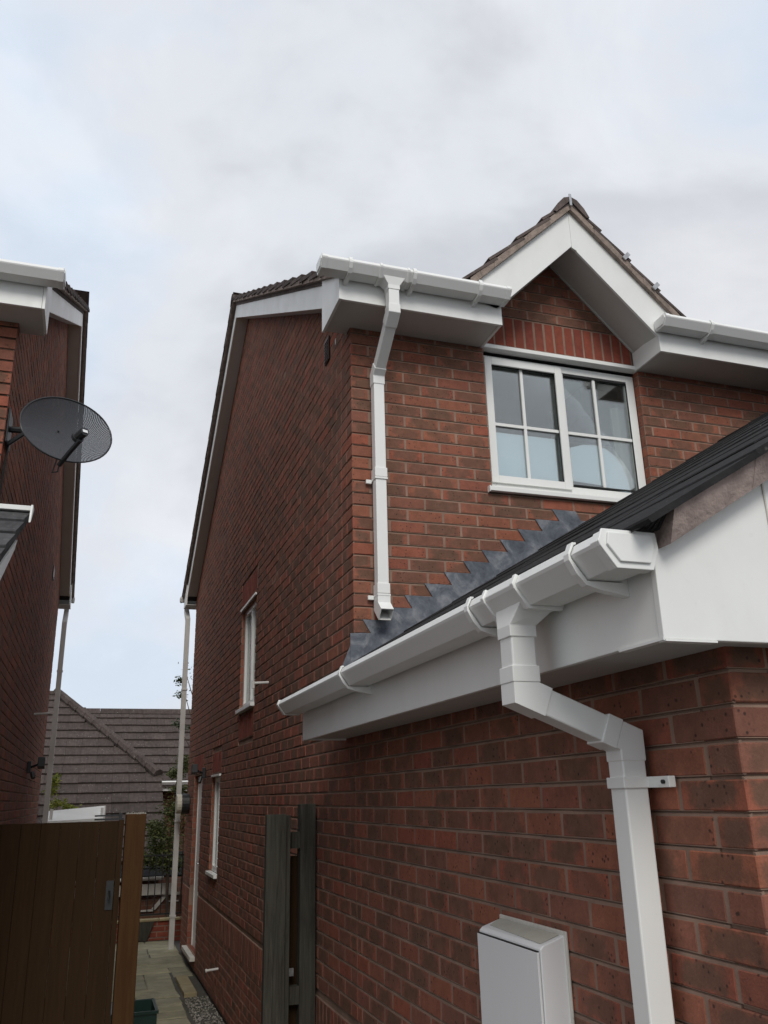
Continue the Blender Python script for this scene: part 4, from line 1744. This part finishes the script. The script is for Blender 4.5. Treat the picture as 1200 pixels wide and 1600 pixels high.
q.prism([(LX + .142, LY0 - .224, SOF - .004), (LX + .142, LY0 + .08, SOF - .004), (LX + .142, LY0 + .08, SOF + .42), (LX + .142, LY0 - .224, SOF + .21)], (.016, 0, 0))
q.build('box_end', M_BOARD, left)
zfl = lambda y: 0.45 + PITCH * (y - LY0)
zrl = lambda y: 0.45 + PITCH * (LY1 - y)
LM = (LY0 + LY1) / 2
verge(left, LX + .14, LX + .0005, LY0 + .10, LM, zfl, .20, -1)
verge(left, LX + .14, LX + .0005, LY1 - .01, LM, zrl, .20, -1)
q = MB()
q.prism([(LX + .142, LY1 - .02, SOF), (LX + .142, LY1 + .30, SOF), (LX + .142, LY1 + .30, SOF + .18), (LX + .142, LY1 - .02, SOF + .34)], (.016, 0, 0))
q.build('box_end', M_BOARD, left)
bx('fascia', (LX - 5.5, LY1 + .285, SOF), (LX + .141, LY1 + .30, SOF + .18), M_BOARD, left)
bx('soffit', (LX - 5.5, LY1, SOF + .004), (LX + .141, LY1 + .284, SOF + .014), M_SOFFIT, left)
RTL = 0.70
slab('roof', [(LX + .15, LY0 - .18, RTL - .05 - .18 * PITCH), (LX + .15, LM, RTL - .05 + PITCH * (LM - LY0)), (LX + .15, LY1 + .33, RTL - .05 - .33 * PITCH),
              (LX + .15, LY1 + .33, RTL - .08 - .33 * PITCH), (LX + .15, LM, RTL - .09 + PITCH * (LM - LY0)), (LX + .15, LY0 - .18, RTL - .08 - .18 * PITCH)], (-5.6, 0, 0), M_TILE, left)
tile_field(left, (LX + .195 - .9, LY0 - .24, RTL - .24 * PITCH - .012), (1, 0, 0), sl_f, 3, 15, .30, .345, .42, .026, M_TILE, individual=lambda r_, c_: c_ == 2, step=.034)
tile_field(left, (LX + .195, LY1 + .36, RTL - .36 * PITCH - .012), (-1, 0, 0), sl_r, 3, 15, .30, .345, .42, .026, M_TILE, individual=lambda r_, c_: c_ == 0, step=.034)
for (ya, yb, z_of) in ((LY0 - .30, LM, zfl), (LY1 + .28, LM, zrl)):
    q = MB()
    for i in range(26):
        y0, y1 = ya + (yb - ya) * i / 26, ya + (yb - ya) * (i + 1) / 26
        d0 = random.uniform(.0, .008)
        xx = LX + .188 - d0
        q.prism([(xx, y0, z_of(y0) + .198), (xx, y1, z_of(y1) + .198), (xx, y1, z_of(y1) + .248), (xx, y0, z_of(y0) + .248)], (-.06, 0, 0))
    q.build('verge_mortar', M_BEDDING, left)
for i in range(12):
    q = MB()
    zr0 = RTL + PITCH * (LM - LY0)
    prof = [(-.13, -.045), (-.10, .03), (-.04, .075), (.04, .075), (.10, .03), (.13, -.045), (.11, -.05), (0, .05), (-.11, -.05)]
    q.prism([(LX + .185 - i * .45, LM + a * .7, zr0 + b * .6 - .055) for a, b in prof], (-.445, 0, 0))
    q.build('ridge_tile', M_TILE, left)
gl = Run((LX - 5.0, LY0 - .22, 0), (1, 0, 0), (0, -1, 0), 0.54)
gl.gutter(0.0, 5.245, left, M_UPVC, brackets=(4.83, 4.0), caps=((5.245, 1),))
glr = Run((LX - 5.0, LY1 + .30, 0), (1, 0, 0), (0, 1, 0), SOF + .19)
glr.gutter(0.0, 5.19, left, M_OLDPIPE, caps=((5.19, 1),))
q = MB()
add_pipe(q, [(LX + .10, LY1 + .36, SOF + .1), (LX + .10, LY1 + .36, SOF - .05), (LX + .10, LY1 + .10, SOF - .25), (LX + .10, LY1 + .10, GZ)], (1, 0, 0), .068)
lp = q.build('downpipe', M_OLDPIPE, left, 0.004, label='grey weathered downpipe on the far corner of the neighbouring house')
for z in (-.62, -1.85, -3.4):
    bx('clip', (LX + .06, LY1 + .06, z - .012), (LX + .142, LY1 + .14, z + .012), M_OLDPIPE, lp)
# slit vent, pipe stubs and conduit on the side wall
bx('vent', (LX + .001, 6.33, .20), (LX + .012, 6.60, .33), M_BROWNPL, left)
q = MB()
q.tube([(LX, 5.72, -1.50), (LX + .17, 5.70, -1.49)], .011)
q.build('overflow_pipe', M_OLDPIPE, left)
# small lean-to roof on its front
LRX = -1.735
lz = lambda y: -0.925 + .49 * (y - .33)
slv = Vector((0, 1, .49)).normalized()
slab('porch_roof', [(LRX - .01, .36, lz(.36) - .05), (LRX - .01, -1.05, lz(-1.05) - .05), (LRX - .01, -1.05, lz(-1.05) - .02), (LRX - .01, .36, lz(.36) - .02)], (-2.4, 0, 0), M_TILE_GREY, left)
p0 = Vector((LRX - 8 * .30, .335, lz(.335))) - slv * (.37 * 4 - .08)
tile_field(left, p0, (1, 0, 0), slv, 8, 4, .30, .37, .43, .030, M_TILE_GREY)
q = MB()
q.prism([(LRX - .022, .33, lz(.33) - .014), (LRX - .022, -1.1, lz(-1.1) - .014), (LRX - .022, -1.1, lz(-1.1) - .075), (LRX - .022, .33, lz(.33) - .075)], (-.03, 0, 0))
q.build('verge_mortar', M_BEDDING, left)
q = MB()
q.prism([(LRX - .018, .02, lz(.02) - .085), (LRX - .018, -1.1, lz(-1.1) - .085), (LRX - .018, -1.1, lz(-1.1) - .24), (LRX - .018, -.05, lz(-.05) - .12)], (-.02, 0, 0))
q.build('bargeboard', M_BOARD, left)
q = MB()
q.box((LRX - 2.4, .30, lz(.33) + .012), (LRX + .012, .362, lz(.33) + .040))
q.prism([(LRX + .004, .362, lz(.33) + .04), (LRX + .004, .28, lz(.33) + .04), (LRX + .004, .22, lz(.33) - .08), (LRX + .004, .30, lz(.33) - .02)], (.012, 0, 0))
q.build('top_flashing', M_UPVC, left, 0.003)
# unseen brick block added below the lean-to to block light from the left
bx('unseen_porch_block', (-4.0, -.90, GZ), (-2.02, .50, -1.62), M_BRICK, left)

# ================================================================== SATELLITE DISH
dish = thing('satellite_dish', 'dark grey perforated satellite dish with arm on the neighbouring side wall', 'satellite dish', (LX, .64, -.31))
az, el, A_, B_, ro = .55, .37, .300, .220, .53
C_ = Vector((-1.581, .20, -.457))
nrm = Vector((math.cos(el) * math.sin(az), -math.cos(el) * math.cos(az), math.sin(el)))
h_ = Vector((0, 0, 1)).cross(nrm).normalized()
v_ = nrm.cross(h_)
h2 = h_ * math.cos(ro) + v_ * math.sin(ro)
v2 = -h_ * math.sin(ro) + v_ * math.cos(ro)
NR, NS = 7, 48
vs = [C_ - nrm * .055]
for i in range(1, NR + 1):
    t = i / NR
    for k in range(NS):
        a = 2 * math.pi * k / NS
        egg = 1.0
        vs.append(C_ + h2 * A_ * t * math.cos(a) * egg + v2 * B_ * t * math.sin(a) - nrm * .055 * (1 - t * t))
fs = [(0, 1 + k, 1 + (k + 1) % NS) for k in range(NS)]
for i in range(NR - 1):
    for k in range(NS):
        a, b = 1 + i * NS + k, 1 + i * NS + (k + 1) % NS
        fs.append((a, a + NS, b + NS, b))
q = MB()
q.faces([tuple(p_) for p_ in vs], fs)
q.build('reflector', M_DISH, dish, smooth=True, recalc=False)
q = MB()
rim = [C_ + h2 * A_ * math.cos(2 * math.pi * k / 48) + v2 * B_ * math.sin(2 * math.pi * k / 48) for k in range(49)]
q.tube(rim, .005, 6)
q.build('rim', M_BLACKPL, dish)
bot = Vector((-1.603, .13, -.700))
lnb = Vector((-1.508, -.01, -.575))
q = MB()
q.tube([bot, lerp(bot, lnb, .5) - v_ * .012, lnb - v_ * .03], .013, 8)
q.build('arm', M_BLACKPL, dish)
q = MB()
q.tube([lnb + nrm * .05 - v_ * .01, lnb - nrm * .012], .024, 10)
q.tube([lnb - nrm * .012, lnb - nrm * .03], .032, 12)
bl = q.build('receiver', M_BLACKPL, dish)
q = MB()
a = lnb + h_ * .0 + nrm * .052
q.prism([a - h_ * .014 - v_ * .02, a + h_ * .014 - v_ * .02, a + h_ * .014 - v_ * .002, a - h_ * .014 - v_ * .002], nrm * .002)
q.build('sticker', M_METER, bl)
q = MB()
back = C_ - nrm * .075
wl = Vector((LX + .01, .64, -.31))
q.tube([back, back - nrm * .04, wl + Vector((.12, -.04, -.01)), wl], .020, 8)
q.tube([wl + Vector((.0, -.01, -.10)), wl + Vector((.10, -.04, -.02))], .014, 8)
br = q.build('bracket', M_BLACKPL, dish)
bx('wall_plate', (LX + .0005, .56, -.42), (LX + .012, .74, -.20), M_BLACKPL, dish, 0.004)
q = MB()
q.tube([bot, bot - v_ * .03 - nrm * .02, bot - nrm * .07, back - v_ * .06], .004, 6)
q.tube([wl + Vector((.006, .0, -.08)), (LX + .008, .62, -.6), (LX + .008, .57, -1.2), (LX + .008, .56, -2.6)], .006, 6)
q.build('cable', M_BLACKPL, dish)
for dz in (-.03, .10):
    pb = C_ - nrm * .052 - v_ * dz - h2 * .03
    q = MB()
    q.tube([pb, pb + nrm * .006], .006, 8)
    q.build('bolt', M_BLACKIRON, dish)

# ================================================================== LIGHTS, VENTS on the walls
def floodlight(name, label, base, out, parent=None):
    t = thing(name, label, 'light', base, 'wall lights of the side passage')
    b = Vector(base)
    o_ = Vector(out)
    y = Vector((0, 1, 0))
    q = MB()
    q.box(b + Vector((0, -.04, -.06)) + o_ * .001, b + Vector((0, .04, .06)) + o_ * .035)
    q.build('wall_plate', M_BLACKPL, t, 0.004)
    q = MB()
    c = b + o_ * .10 + Vector((0, -.06, .03))
    q.prism([c + Vector((0, -.04, .07)), c + Vector((0, .05, .05)) , c + Vector((0, .06, -.05)), c + Vector((0, -.05, -.03))], o_ * .07)
    q.build('lamp_head', M_BLACKPL, t, 0.005)
    q = MB()
    q.tube([b + o_ * .03, c + o_ * .02], .012, 8)
    q.build('arm', M_BLACKPL, t)
    q = MB()
    q.tube([b + o_ * .05 + Vector((0, 0, -.05)), b + o_ * .07 + Vector((0, -.03, -.11))], .022, 8)
    q.build('sensor', M_BLACKPL, t)


floodlight('security_light', 'small black security light over the white side door', (-.002, 6.30, -2.12), (-1, 0, 0))
floodlight('security_light', 'small black lamp on the dark neighbouring wall above the brown gate', (LX + .002, 5.55, -2.06), (1, 0, 0))
t = thing('alarm_box', 'round cream and black wall unit beside the far downpipe', 'alarm box', (0, 7.95, -2.47))
q = MB()
q.tube([(-.001, 7.95, -2.47), (-.10, 7.95, -2.47)], .13, 20)
q.build('back_case', M_BLACKPL, t, 0.004)
q = MB()
q.tube([(-.1005, 7.95, -2.47), (-.17, 7.95, -2.47)], .125, 20)
q.build('cover', M_CREAMPL, t, 0.01)

# ================================================================== BROWN GATE
gate = thing('timber_gate', 'dark brown closed boarded side gate at the lower left', 'gate', (-1.55, .62, GZ), 'timber side gates')
GTY = .62
gx0, gx1, gtz = LX + .02, -1.145, -2.520
nb = 8
bw = (gx1 - gx0) / nb
for i in range(nb):
    x = gx0 + i * bw
    q = MB()
    d = random.uniform(0, .0008)
    g = .0008
    q.prism([(x + g / 2, GTY + d + .002, 0), (x + g / 2 + .002, GTY + d, 0), (x + bw - g / 2 - .002, GTY + d, 0), (x + bw - g / 2, GTY + d + .002, 0), (x + bw - g / 2, GTY + .02, 0), (x + g / 2, GTY + .02, 0)], (0, 0, gtz - GZ - .05))
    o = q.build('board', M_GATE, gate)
    o.location.z += GZ + .05
for z in (-2.75, -3.4, -4.1):
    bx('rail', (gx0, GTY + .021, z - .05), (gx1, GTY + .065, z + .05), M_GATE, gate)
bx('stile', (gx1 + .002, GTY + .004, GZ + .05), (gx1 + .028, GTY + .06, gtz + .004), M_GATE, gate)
bx('lock_plate', (-1.185, GTY - .004, -2.955), (-1.148, GTY - .0005, -2.815), M_BLACKPL, gate)
q = MB()
q.tube([(-1.168, GTY - .004, -2.90), (-1.168, GTY - .03, -2.90), (-1.168, GTY - .03, -2.86)], .006, 8)
q.build('handle', M_BLACKIRON, gate)
q = MB()
q.box((-1.27, GTY + .01, gtz + .006), (-1.12, GTY + .04, gtz + .014))
q.box((-1.27, GTY + .01, gtz + .024), (-1.13, GTY + .04, gtz + .032))
q.box((-1.145, GTY + .008, gtz + .0), (-1.128, GTY + .042, gtz + .04))
q.build('latch', M_BLACKIRON, gate)
post = thing('gate_post', 'orange brown square timber gate post with lichened top', 'post', (-1.06, .66, GZ), 'gate posts of the side passage')
q = MB()
q.box((-1.108, GTY - .006, GZ), (-1.004, GTY + .10, -2.487))
q.build('shaft', M_GATE_POST, post, 0.004)
q = MB()
for i in range(90):
    x, y = random.uniform(-1.106, -1.008), random.uniform(GTY, GTY + .095)
    r_ = random.uniform(.004, .009)
    vs = [(x + r_ * math.cos(k * 1.57 + i), y + r_ * math.sin(k * 1.57 + i), -2.488) for k in range(4)] + [(x, y, -2.483 + random.uniform(0, .006))]
    q.faces(vs, [(0, 1, 4), (1, 2, 4), (2, 3, 4), (3, 0, 4)])
q.build('lichen', M_GRAVEL, post, kind='stuff')

# ================================================================== GREY GATE POSTS AT THE HOUSE WALL
gp1 = thing('gate_post', 'taller grey weathered post standing tight against the brick side wall', 'post', (-.06, .84, GZ), 'gate posts of the side passage')
q = MB()
q.box((-.104, .80, GZ), (-.012, .89, -2.460))
q.build('shaft', M_GREYWOOD, gp1, 0.003)
gp2 = thing('timber_gate', 'open grey weathered gate seen edge on beside the tall grey post', 'gate', (-.25, .75, GZ), 'timber side gates')
q = MB()
q.box((-.322, .72, GZ + .03), (-.205, .775, -2.513))
q.build('stile', M_GREYWOOD, gp2, 0.003)
bx('board', (-.2035, .735, GZ + .03), (-.178, .80, -2.520), M_GREYWOOD, gp2, 0.002)
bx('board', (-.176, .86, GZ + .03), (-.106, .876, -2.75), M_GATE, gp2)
for z in (-2.66, -3.47):
    bx('rail', (-.177, .80, z - .045), (-.106, .858, z + .045), M_GREYWOOD, gp2)
bx('hinge', (-.172, .79, -3.37), (-.140, .80, -3.33), M_GALV, gp2)

# ================================================================== CRATE
cr = thing('storage_crate', 'dark green plastic crate standing on the path behind the orange post', 'crate', (-.78, 4.2, GZ))
cx0, cx1, cy0, cy1, cz1 = -.98, -.625, 3.75, 4.22, -4.075
q = MB()
tk = .012
q.box((cx0, cy0, GZ + .01), (cx1, cy0 + tk, cz1))
q.box((cx0, cy1 - tk, GZ + .01), (cx1, cy1, cz1))
q.box((cx0, cy0 + tk, GZ + .01), (cx0 + tk, cy1 - tk, cz1))
q.box((cx1 - tk, cy0 + tk, GZ + .01), (cx1, cy1 - tk, cz1))
q.box((cx0 + tk, cy0 + tk, GZ + .01), (cx1 - tk, cy1 - tk, GZ + .02))
q.build('crate_body', M_GREEN_CRATE, cr)
q = MB()
for a, b in (((cx0 - .012, cy0 - .012), (cx1 + .012, cy0 - .0005)), ((cx0 - .012, cy1 + .0005), (cx1 + .012, cy1 + .012)), ((cx0 - .012, cy0), (cx0 - .0005, cy1)), ((cx1 + .0005, cy0), (cx1 + .012, cy1))):
    q.box((*a, cz1 - .02), (*b, cz1 + .004))
q.build('rim', M_GREEN_CRATE, cr)

# ================================================================== END OF THE PATH: low wall and railing
lw = thing('garden_wall', 'low red brick wall closing the end of the path', 'wall', (-.9, 9.4, GZ))
w_ = Wall('S', 9.30)
w_.courses(-2.6, 1.2, 54, 58, 0, (), mat=M_RED)
emit_bricks(lw, [w_], [], 60)
bx('core', (-2.6, 9.310, GZ), (1.2, 9.40, -4.06), M_MORTAR, lw)
x = -2.6
while x < 1.1:
    bx('coping', (x + .004, 9.27, -4.058), (x + .296, 9.43, -4.03), M_BUFF, lw, 0.004)
    x += .30
rl_ = thing('railing', 'black iron railing of thin upright bars beyond the path', 'railing', (-.9, 9.5, GZ))
bx('top_rail', (-2.6, 9.48, -3.205), (1.2, 9.51, -3.185), M_BLACKIRON, rl_)
bx('bottom_rail', (-2.6, 9.48, -4.00), (1.2, 9.51, -3.98), M_BLACKIRON, rl_)
me_ = None
for i in range(40):
    x = -2.55 + i * .095
    q = MB()
    if me_ is None:
        q.box((-.007, -.007, 0), (.007, .007, .775))
        me_ = q.mesh('bar', M_BLACKIRON)
    piece('bar', me_, rl_, Matrix.Translation((x, 9.495, -3.98)))
gb = thing('plank', 'grey slanting board leaning on the low wall behind the orange post', 'board', (-.42, 9.2, GZ))
q = MB()
q.prism([(-.55, 9.262, GZ), (-.36, 9.262, GZ), (-.27, 9.268, -4.06), (-.50, 9.268, -4.06)], (0, -.02, 0))
q.build('board', M_GREYWOOD, gb)

# ================================================================== FAR HOUSE
far = thing('brick_house', 'distant house with brown tiled hipped roof seen over the brown gate', 'house', (-1.0, 16, -6.7), 'brick houses')
FYY = 13.0
ez = -2.09
fp = .62
# main slope: eaves at z=ez,y=13 up to ridge z at y
def solve_ridge():
    # point on plane (y=13+t, z=ez+fp*t) whose ray from the camera has the slope of pixel row 1113
    for i in range(4000):
        t = i * .002
        P_ = Vector((-.6, FYY + t, ez + fp * t)) - CAM
        cy = Vector(RW[1]).dot(P_) / Vector(RW[2]).dot(P_) * FPX + 800
        if cy < 1113:
            return t
    return 3.0


T_ = solve_ridge()
sf = Vector((0, 1, fp)).normalized()
slope_len = T_ * math.hypot(1, fp)
slab('roof', [(-6, FYY, ez - .05), (-6, FYY + T_, ez + fp * T_ - .05), (-6, FYY + 2 * T_, ez - .05)], (9.5, 0, 0), M_TILE_FAR, far)
ng = max(6, round(slope_len / .34))
gau = slope_len / ng
tile_field(far, (-3.0, FYY - .02, ez), (1, 0, 0), sf, 14, ng, .30, gau, gau + .06, .050, M_TILE_FAR, stagger=.5, jit=.006, step=.040)
for i in range(10):
    q = MB()
    prof = [(-.14, -.06), (-.08, .03), (0, .06), (.08, .03), (.14, -.06)]
    q.prism([(-3.0 + i * .45, FYY + T_ + a, ez + fp * T_ + .02 + b) for a, b in prof], (.445, 0, 0))
    q.build('ridge_tile', M_TILE_FAR, far)
bx('front_wall', (-5.9, FYY + .30, -6.7), (3.4, FYY + .5, ez - .12), M_BRICK_FAR, far)
bx('fascia', (-5.9, FYY + .03, ez - .16), (3.4, FYY + .05, ez - .02), M_BOARD, far)
frun = Run((-.02, FYY + .03, 0), (1, 0, 0), (0, -1, 0), ez + .02)
frun.gutter(0, 3.4, far, M_UPVC, caps=((0.0, -1),))
# projecting hipped wing in front: one long slope towards us, hip on its right side
wp = .63
apx = Vector((-2.156, 16.0, -.136))
def wz(y):
    return apx.z + wp * (y - apx.y)


sw = Vector((0, 1, wp)).normalized()
nrow = 18
y_low = 10.88
gwing = math.hypot(apx.y - y_low, wz(apx.y) - wz(y_low)) / nrow
XR = -.085
yh = 13.05
hz = wz(yh)


def hip_keep(x, y):
    xx = -5.1 + x
    yy = y_low + y * sw.y
    lim = XR if yy < yh else XR + (apx.x - XR) * (yy - yh) / (apx.y - yh)
    return xx + .20 < lim


tile_field(far, (-5.1, y_low, wz(y_low)), (1, 0, 0), sw, 17, nrow, .30, gwing, gwing + .065, .050, M_TILE_FAR, keep=hip_keep, stagger=0.0, jit=.006, step=.040)
q = MB()
q.prism([(-4.6, y_low, wz(y_low) - .04), (XR, y_low, wz(y_low) - .04), (XR, yh, hz - .04), (apx.x, apx.y, apx.z - .04), (-4.6, apx.y, apx.z - .04)], (0, .03, -.06))
q.build('roof', M_TILE_FAR, far)
q = MB()          # return slope of the hip
q.poly([(apx.x, apx.y, apx.z - .02), (XR, yh, hz - .02), (XR, 14.2, hz - .02), (apx.x, 17.2, apx.z - .02)])
q.build('roof', M_TILE_FAR, far, recalc=False)
# hip tiles
a, b = Vector((XR + .02, yh, hz)), apx.copy()
nh = 12
for i in range(nh):
    p0, p1 = lerp(a, b, i / nh), lerp(a, b, (i + 1) / nh)
    q = MB()
    q.tube([p0 + Vector((0, 0, .05)), p1 + Vector((0, 0, .065))], .105, 8, .090)
    q.build('hip_tile', M_TILE_FAR, far)
q = MB()
q.tube([apx + Vector((.02, 0, .0)), apx + Vector((-2.5, .0, .0))], .08, 8)
q.build('ridge_tile', M_TILE_FAR, far)
bx('side_wall', (-4.5, y_low + .2, -6.7), (XR - .02, y_low + .4, wz(y_low) - .05), M_BRICK_FAR, far)
bx('side_wall', (XR - .25, y_low + .401, -6.7), (XR - .02, 13.2, wz(y_low) - .05), M_BRICK_FAR, far)

# small gabled building low beyond the railing
sh = thing('small_outbuilding', 'small brick outbuilding with white fascia and gable boards behind the railing', 'outbuilding', (.2, 10.8, -6.7))
SHY = 10.45
bx('wall', (-1.6, SHY + .10, -6.7), (1.4, SHY + .30, -3.86), M_BRICK_FAR, sh)
bx('fascia', (-1.6, SHY, -3.82), (.12, SHY + .02, -3.66), M_GRIMYWHITE, sh)
q = MB()
q.tube([(-1.6, SHY - .05, -3.59), (-.08, SHY - .05, -3.575)], .03, 8)
q.build('gutter', M_GRIMYWHITE, sh)
q = MB()
q.prism([(-.24, SHY + .06, -4.04), (-.17, SHY + .06, -4.04), (.02, SHY + .06, -3.83), (-.03, SHY + .06, -3.80)], (0, .02, 0))
q.prism([(-.03, SHY + .055, -3.84), (.20, SHY + .055, -3.84), (.20, SHY + .055, -3.80), (-.03, SHY + .055, -3.80)], (0, .02, 0))
q.prism([(.02, SHY + .062, -3.94), (.20, SHY + .062, -3.94), (.20, SHY + .062, -3.92), (.02, SHY + .062, -3.92)], (0, .02, 0))
q.prism([(.09, SHY + .064, -3.93), (.13, SHY + .064, -3.93), (.13, SHY + .064, -3.82), (.09, SHY + .064, -3.82)], (0, .02, 0))
q.prism([(-.45, SHY + .06, -4.06), (-.2, SHY + .06, -4.06), (-.2, SHY + .06, -4.035), (-.45, SHY + .06, -4.035)], (0, .02, 0))
q.build('bargeboard', M_GRIMYWHITE, sh)
tile_field(sh, (-1.6, SHY - .06, -3.56), (1, 0, 0), Vector((0, 1, .35)).normalized(), 10, 3, .30, .30, .36, .03, M_TILE_DARK)

# white framed board seen over the gate
wb = thing('white_panel', 'white framed panel standing behind the brown gate top', 'panel', (-1.4, 8.9, GZ))
WBY = 9.0
za, zb2 = -2.66, -2.53
q = MB()
q.prism([(-1.86, WBY, -2.665), (-1.075, WBY, -2.640), (-1.060, WBY + .22, -2.473), (-1.88, WBY + .22, -2.53)], (0, .012, -.03))
q.build('face', M_UPVC, wb, 0.004)
q = MB()
q.prism([(-1.87, WBY - .02, -2.700), (-1.06, WBY - .02, -2.680), (-1.06, WBY - .02, -2.672), (-1.87, WBY - .02, -2.690)], (0, .05, 0))
q.prism([(-1.07, WBY - .01, -2.645), (-1.055, WBY - .01, -2.645), (-1.055, WBY - .01, -2.475), (-1.07, WBY - .01, -2.475)], (0, .045, 0))
q.build('edge_trim', M_UPVC, wb)
for x in (-1.80, -1.12):
    bx('leg', (x, WBY + .035, GZ - .02), (x + .04, WBY + .075, -2.50), M_UPVC, wb)

# ================================================================== PLANTS
def foliage(name, parent, mat, centres, n, size, label=None):
    q = MB()
    for i in range(n):
        c, rx, ry, rz = random.choice(centres)
        d = Vector((random.gauss(0, .42), random.gauss(0, .42), random.gauss(0, .42)))
        p_ = Vector(c) + Vector((d.x * rx, d.y * ry, d.z * rz))
        u = Vector((random.uniform(-1, 1), random.uniform(-1, 1), random.uniform(-.6, .6))).normalized()
        w = u.cross(Vector((random.uniform(-1, 1), random.uniform(-1, 1), random.uniform(-1, 1)))).normalized()
        s1 = size * random.uniform(.6, 1.3)
        q.poly([p_ - u * s1, p_ - w * s1 * .4, p_ + u * s1, p_ + w * s1 * .4], random.random())
    return q.build(name, mat, parent, kind='stuff', recalc=False)


cl = thing('climbing_plant', 'green and rusty climbing shrub behind the railing in front of the far wall', 'plant', (.05, 10.2, -6.7))
q = MB()
q.tube([(.10, 10.25, -6.7), (.05, 10.25, -5.0), (-.05, 10.25, -3.4), (.02, 10.25, -2.2), (.10, 10.25, -1.9)], .035, 6, .008)
q.tube([(.05, 10.25, -5.0), (.20, 10.25, -3.6), (.16, 10.25, -2.4)], .02, 6, .008)
q.tube([(-.05, 10.25, -3.4), (-.28, 10.25, -3.0), (-.32, 10.25, -2.8)], .015, 6, .006)
q.build('stem', M_BARK, cl)
cc = [((.14, 10.2, -1.84), .16, .15, .12), ((.10, 10.2, -1.97), .20, .15, .10), ((-.02, 10.2, -2.02), .10, .15, .06), ((.08, 10.2, -2.25), .20, .15, .07)]
foliage('foliage', cl, M_LEAF, cc, 1100, .030)
cc = [((-.26, 10.15, -2.85), .18, .2, .16), ((-.20, 10.15, -3.1), .26, .2, .22), ((-.05, 10.15, -3.05), .26, .2, .30), ((.05, 10.15, -3.35), .30, .2, .14), ((-.02, 10.2, -2.6), .20, .2, .25), ((-.3, 10.15, -3.3), .25, .2, .12)]
foliage('foliage', cl, M_LEAF, cc, 3600, .030)
foliage('foliage', cl, M_LEAF_R, [((.05, 10.25, -2.5), .20, .1, .22), ((.12, 10.25, -2.8), .14, .1, .2)], 500, .028)
bu = thing('garden_shrub', 'yellow green shrub behind the white panel at the left', 'shrub', (-1.9, 9.6, GZ))
q = MB()
q.tube([(-1.85, 9.8, -6.7), (-1.86, 9.8, -3.4), (-1.80, 9.8, -2.4)], .03, 6, .01)
q.build('stem', M_BARK, bu)
foliage('foliage', bu, M_LEAF_Y, [((-1.76, 9.8, -2.44), .17, .15, .10), ((-1.84, 9.8, -2.25), .10, .15, .12), ((-1.80, 9.8, -2.10), .07, .12, .10), ((-1.56, 9.8, -2.50), .10, .12, .05), ((-1.8, 9.8, -2.9), .3, .2, .3)], 800, .034)
tr = thing('garden_tree', 'thin leafy branches reaching past the far downpipe against the sky', 'tree', (.75, 10.9, -6.7))
q = MB()
q.tube([(.75, 10.9, -6.7), (.72, 10.9, -4.5), (.62, 10.9, -2.6), (.48, 10.9, -1.2), (.42, 10.9, -.2)], .07, 8, .012)
q.build('trunk', M_BARK, tr)
q = MB()
for (p0, p1, p2) in (((.55, 10.9, -1.6), (.25, 10.85, -1.0), (.06, 10.8, -.42)), ((.48, 10.9, -1.2), (.25, 10.9, -.6), (.10, 10.9, -.15)), ((.62, 10.9, -2.0), (.30, 10.9, -1.6), (.06, 10.85, -1.2)), ((.5, 10.9, -1.0), (.8, 10.9, -.5), (.9, 10.9, 0))):
    q.tube([p0, p1, p2], .014, 5, .003)
q.build('branch', M_BARK, tr)
foliage('foliage', tr, M_LEAF_D, [((.05, 10.8, -.45), .10, .1, .09), ((.10, 10.85, -.70), .10, .1, .12), ((.06, 10.85, -1.18), .12, .1, .08), ((.18, 10.85, -1.25), .12, .1, .1), ((.35, 10.9, -.4), .3, .3, .4), ((.7, 10.9, -.5), .4, .4, .5)], 420, .034)

print('objects', len(bpy.data.objects))
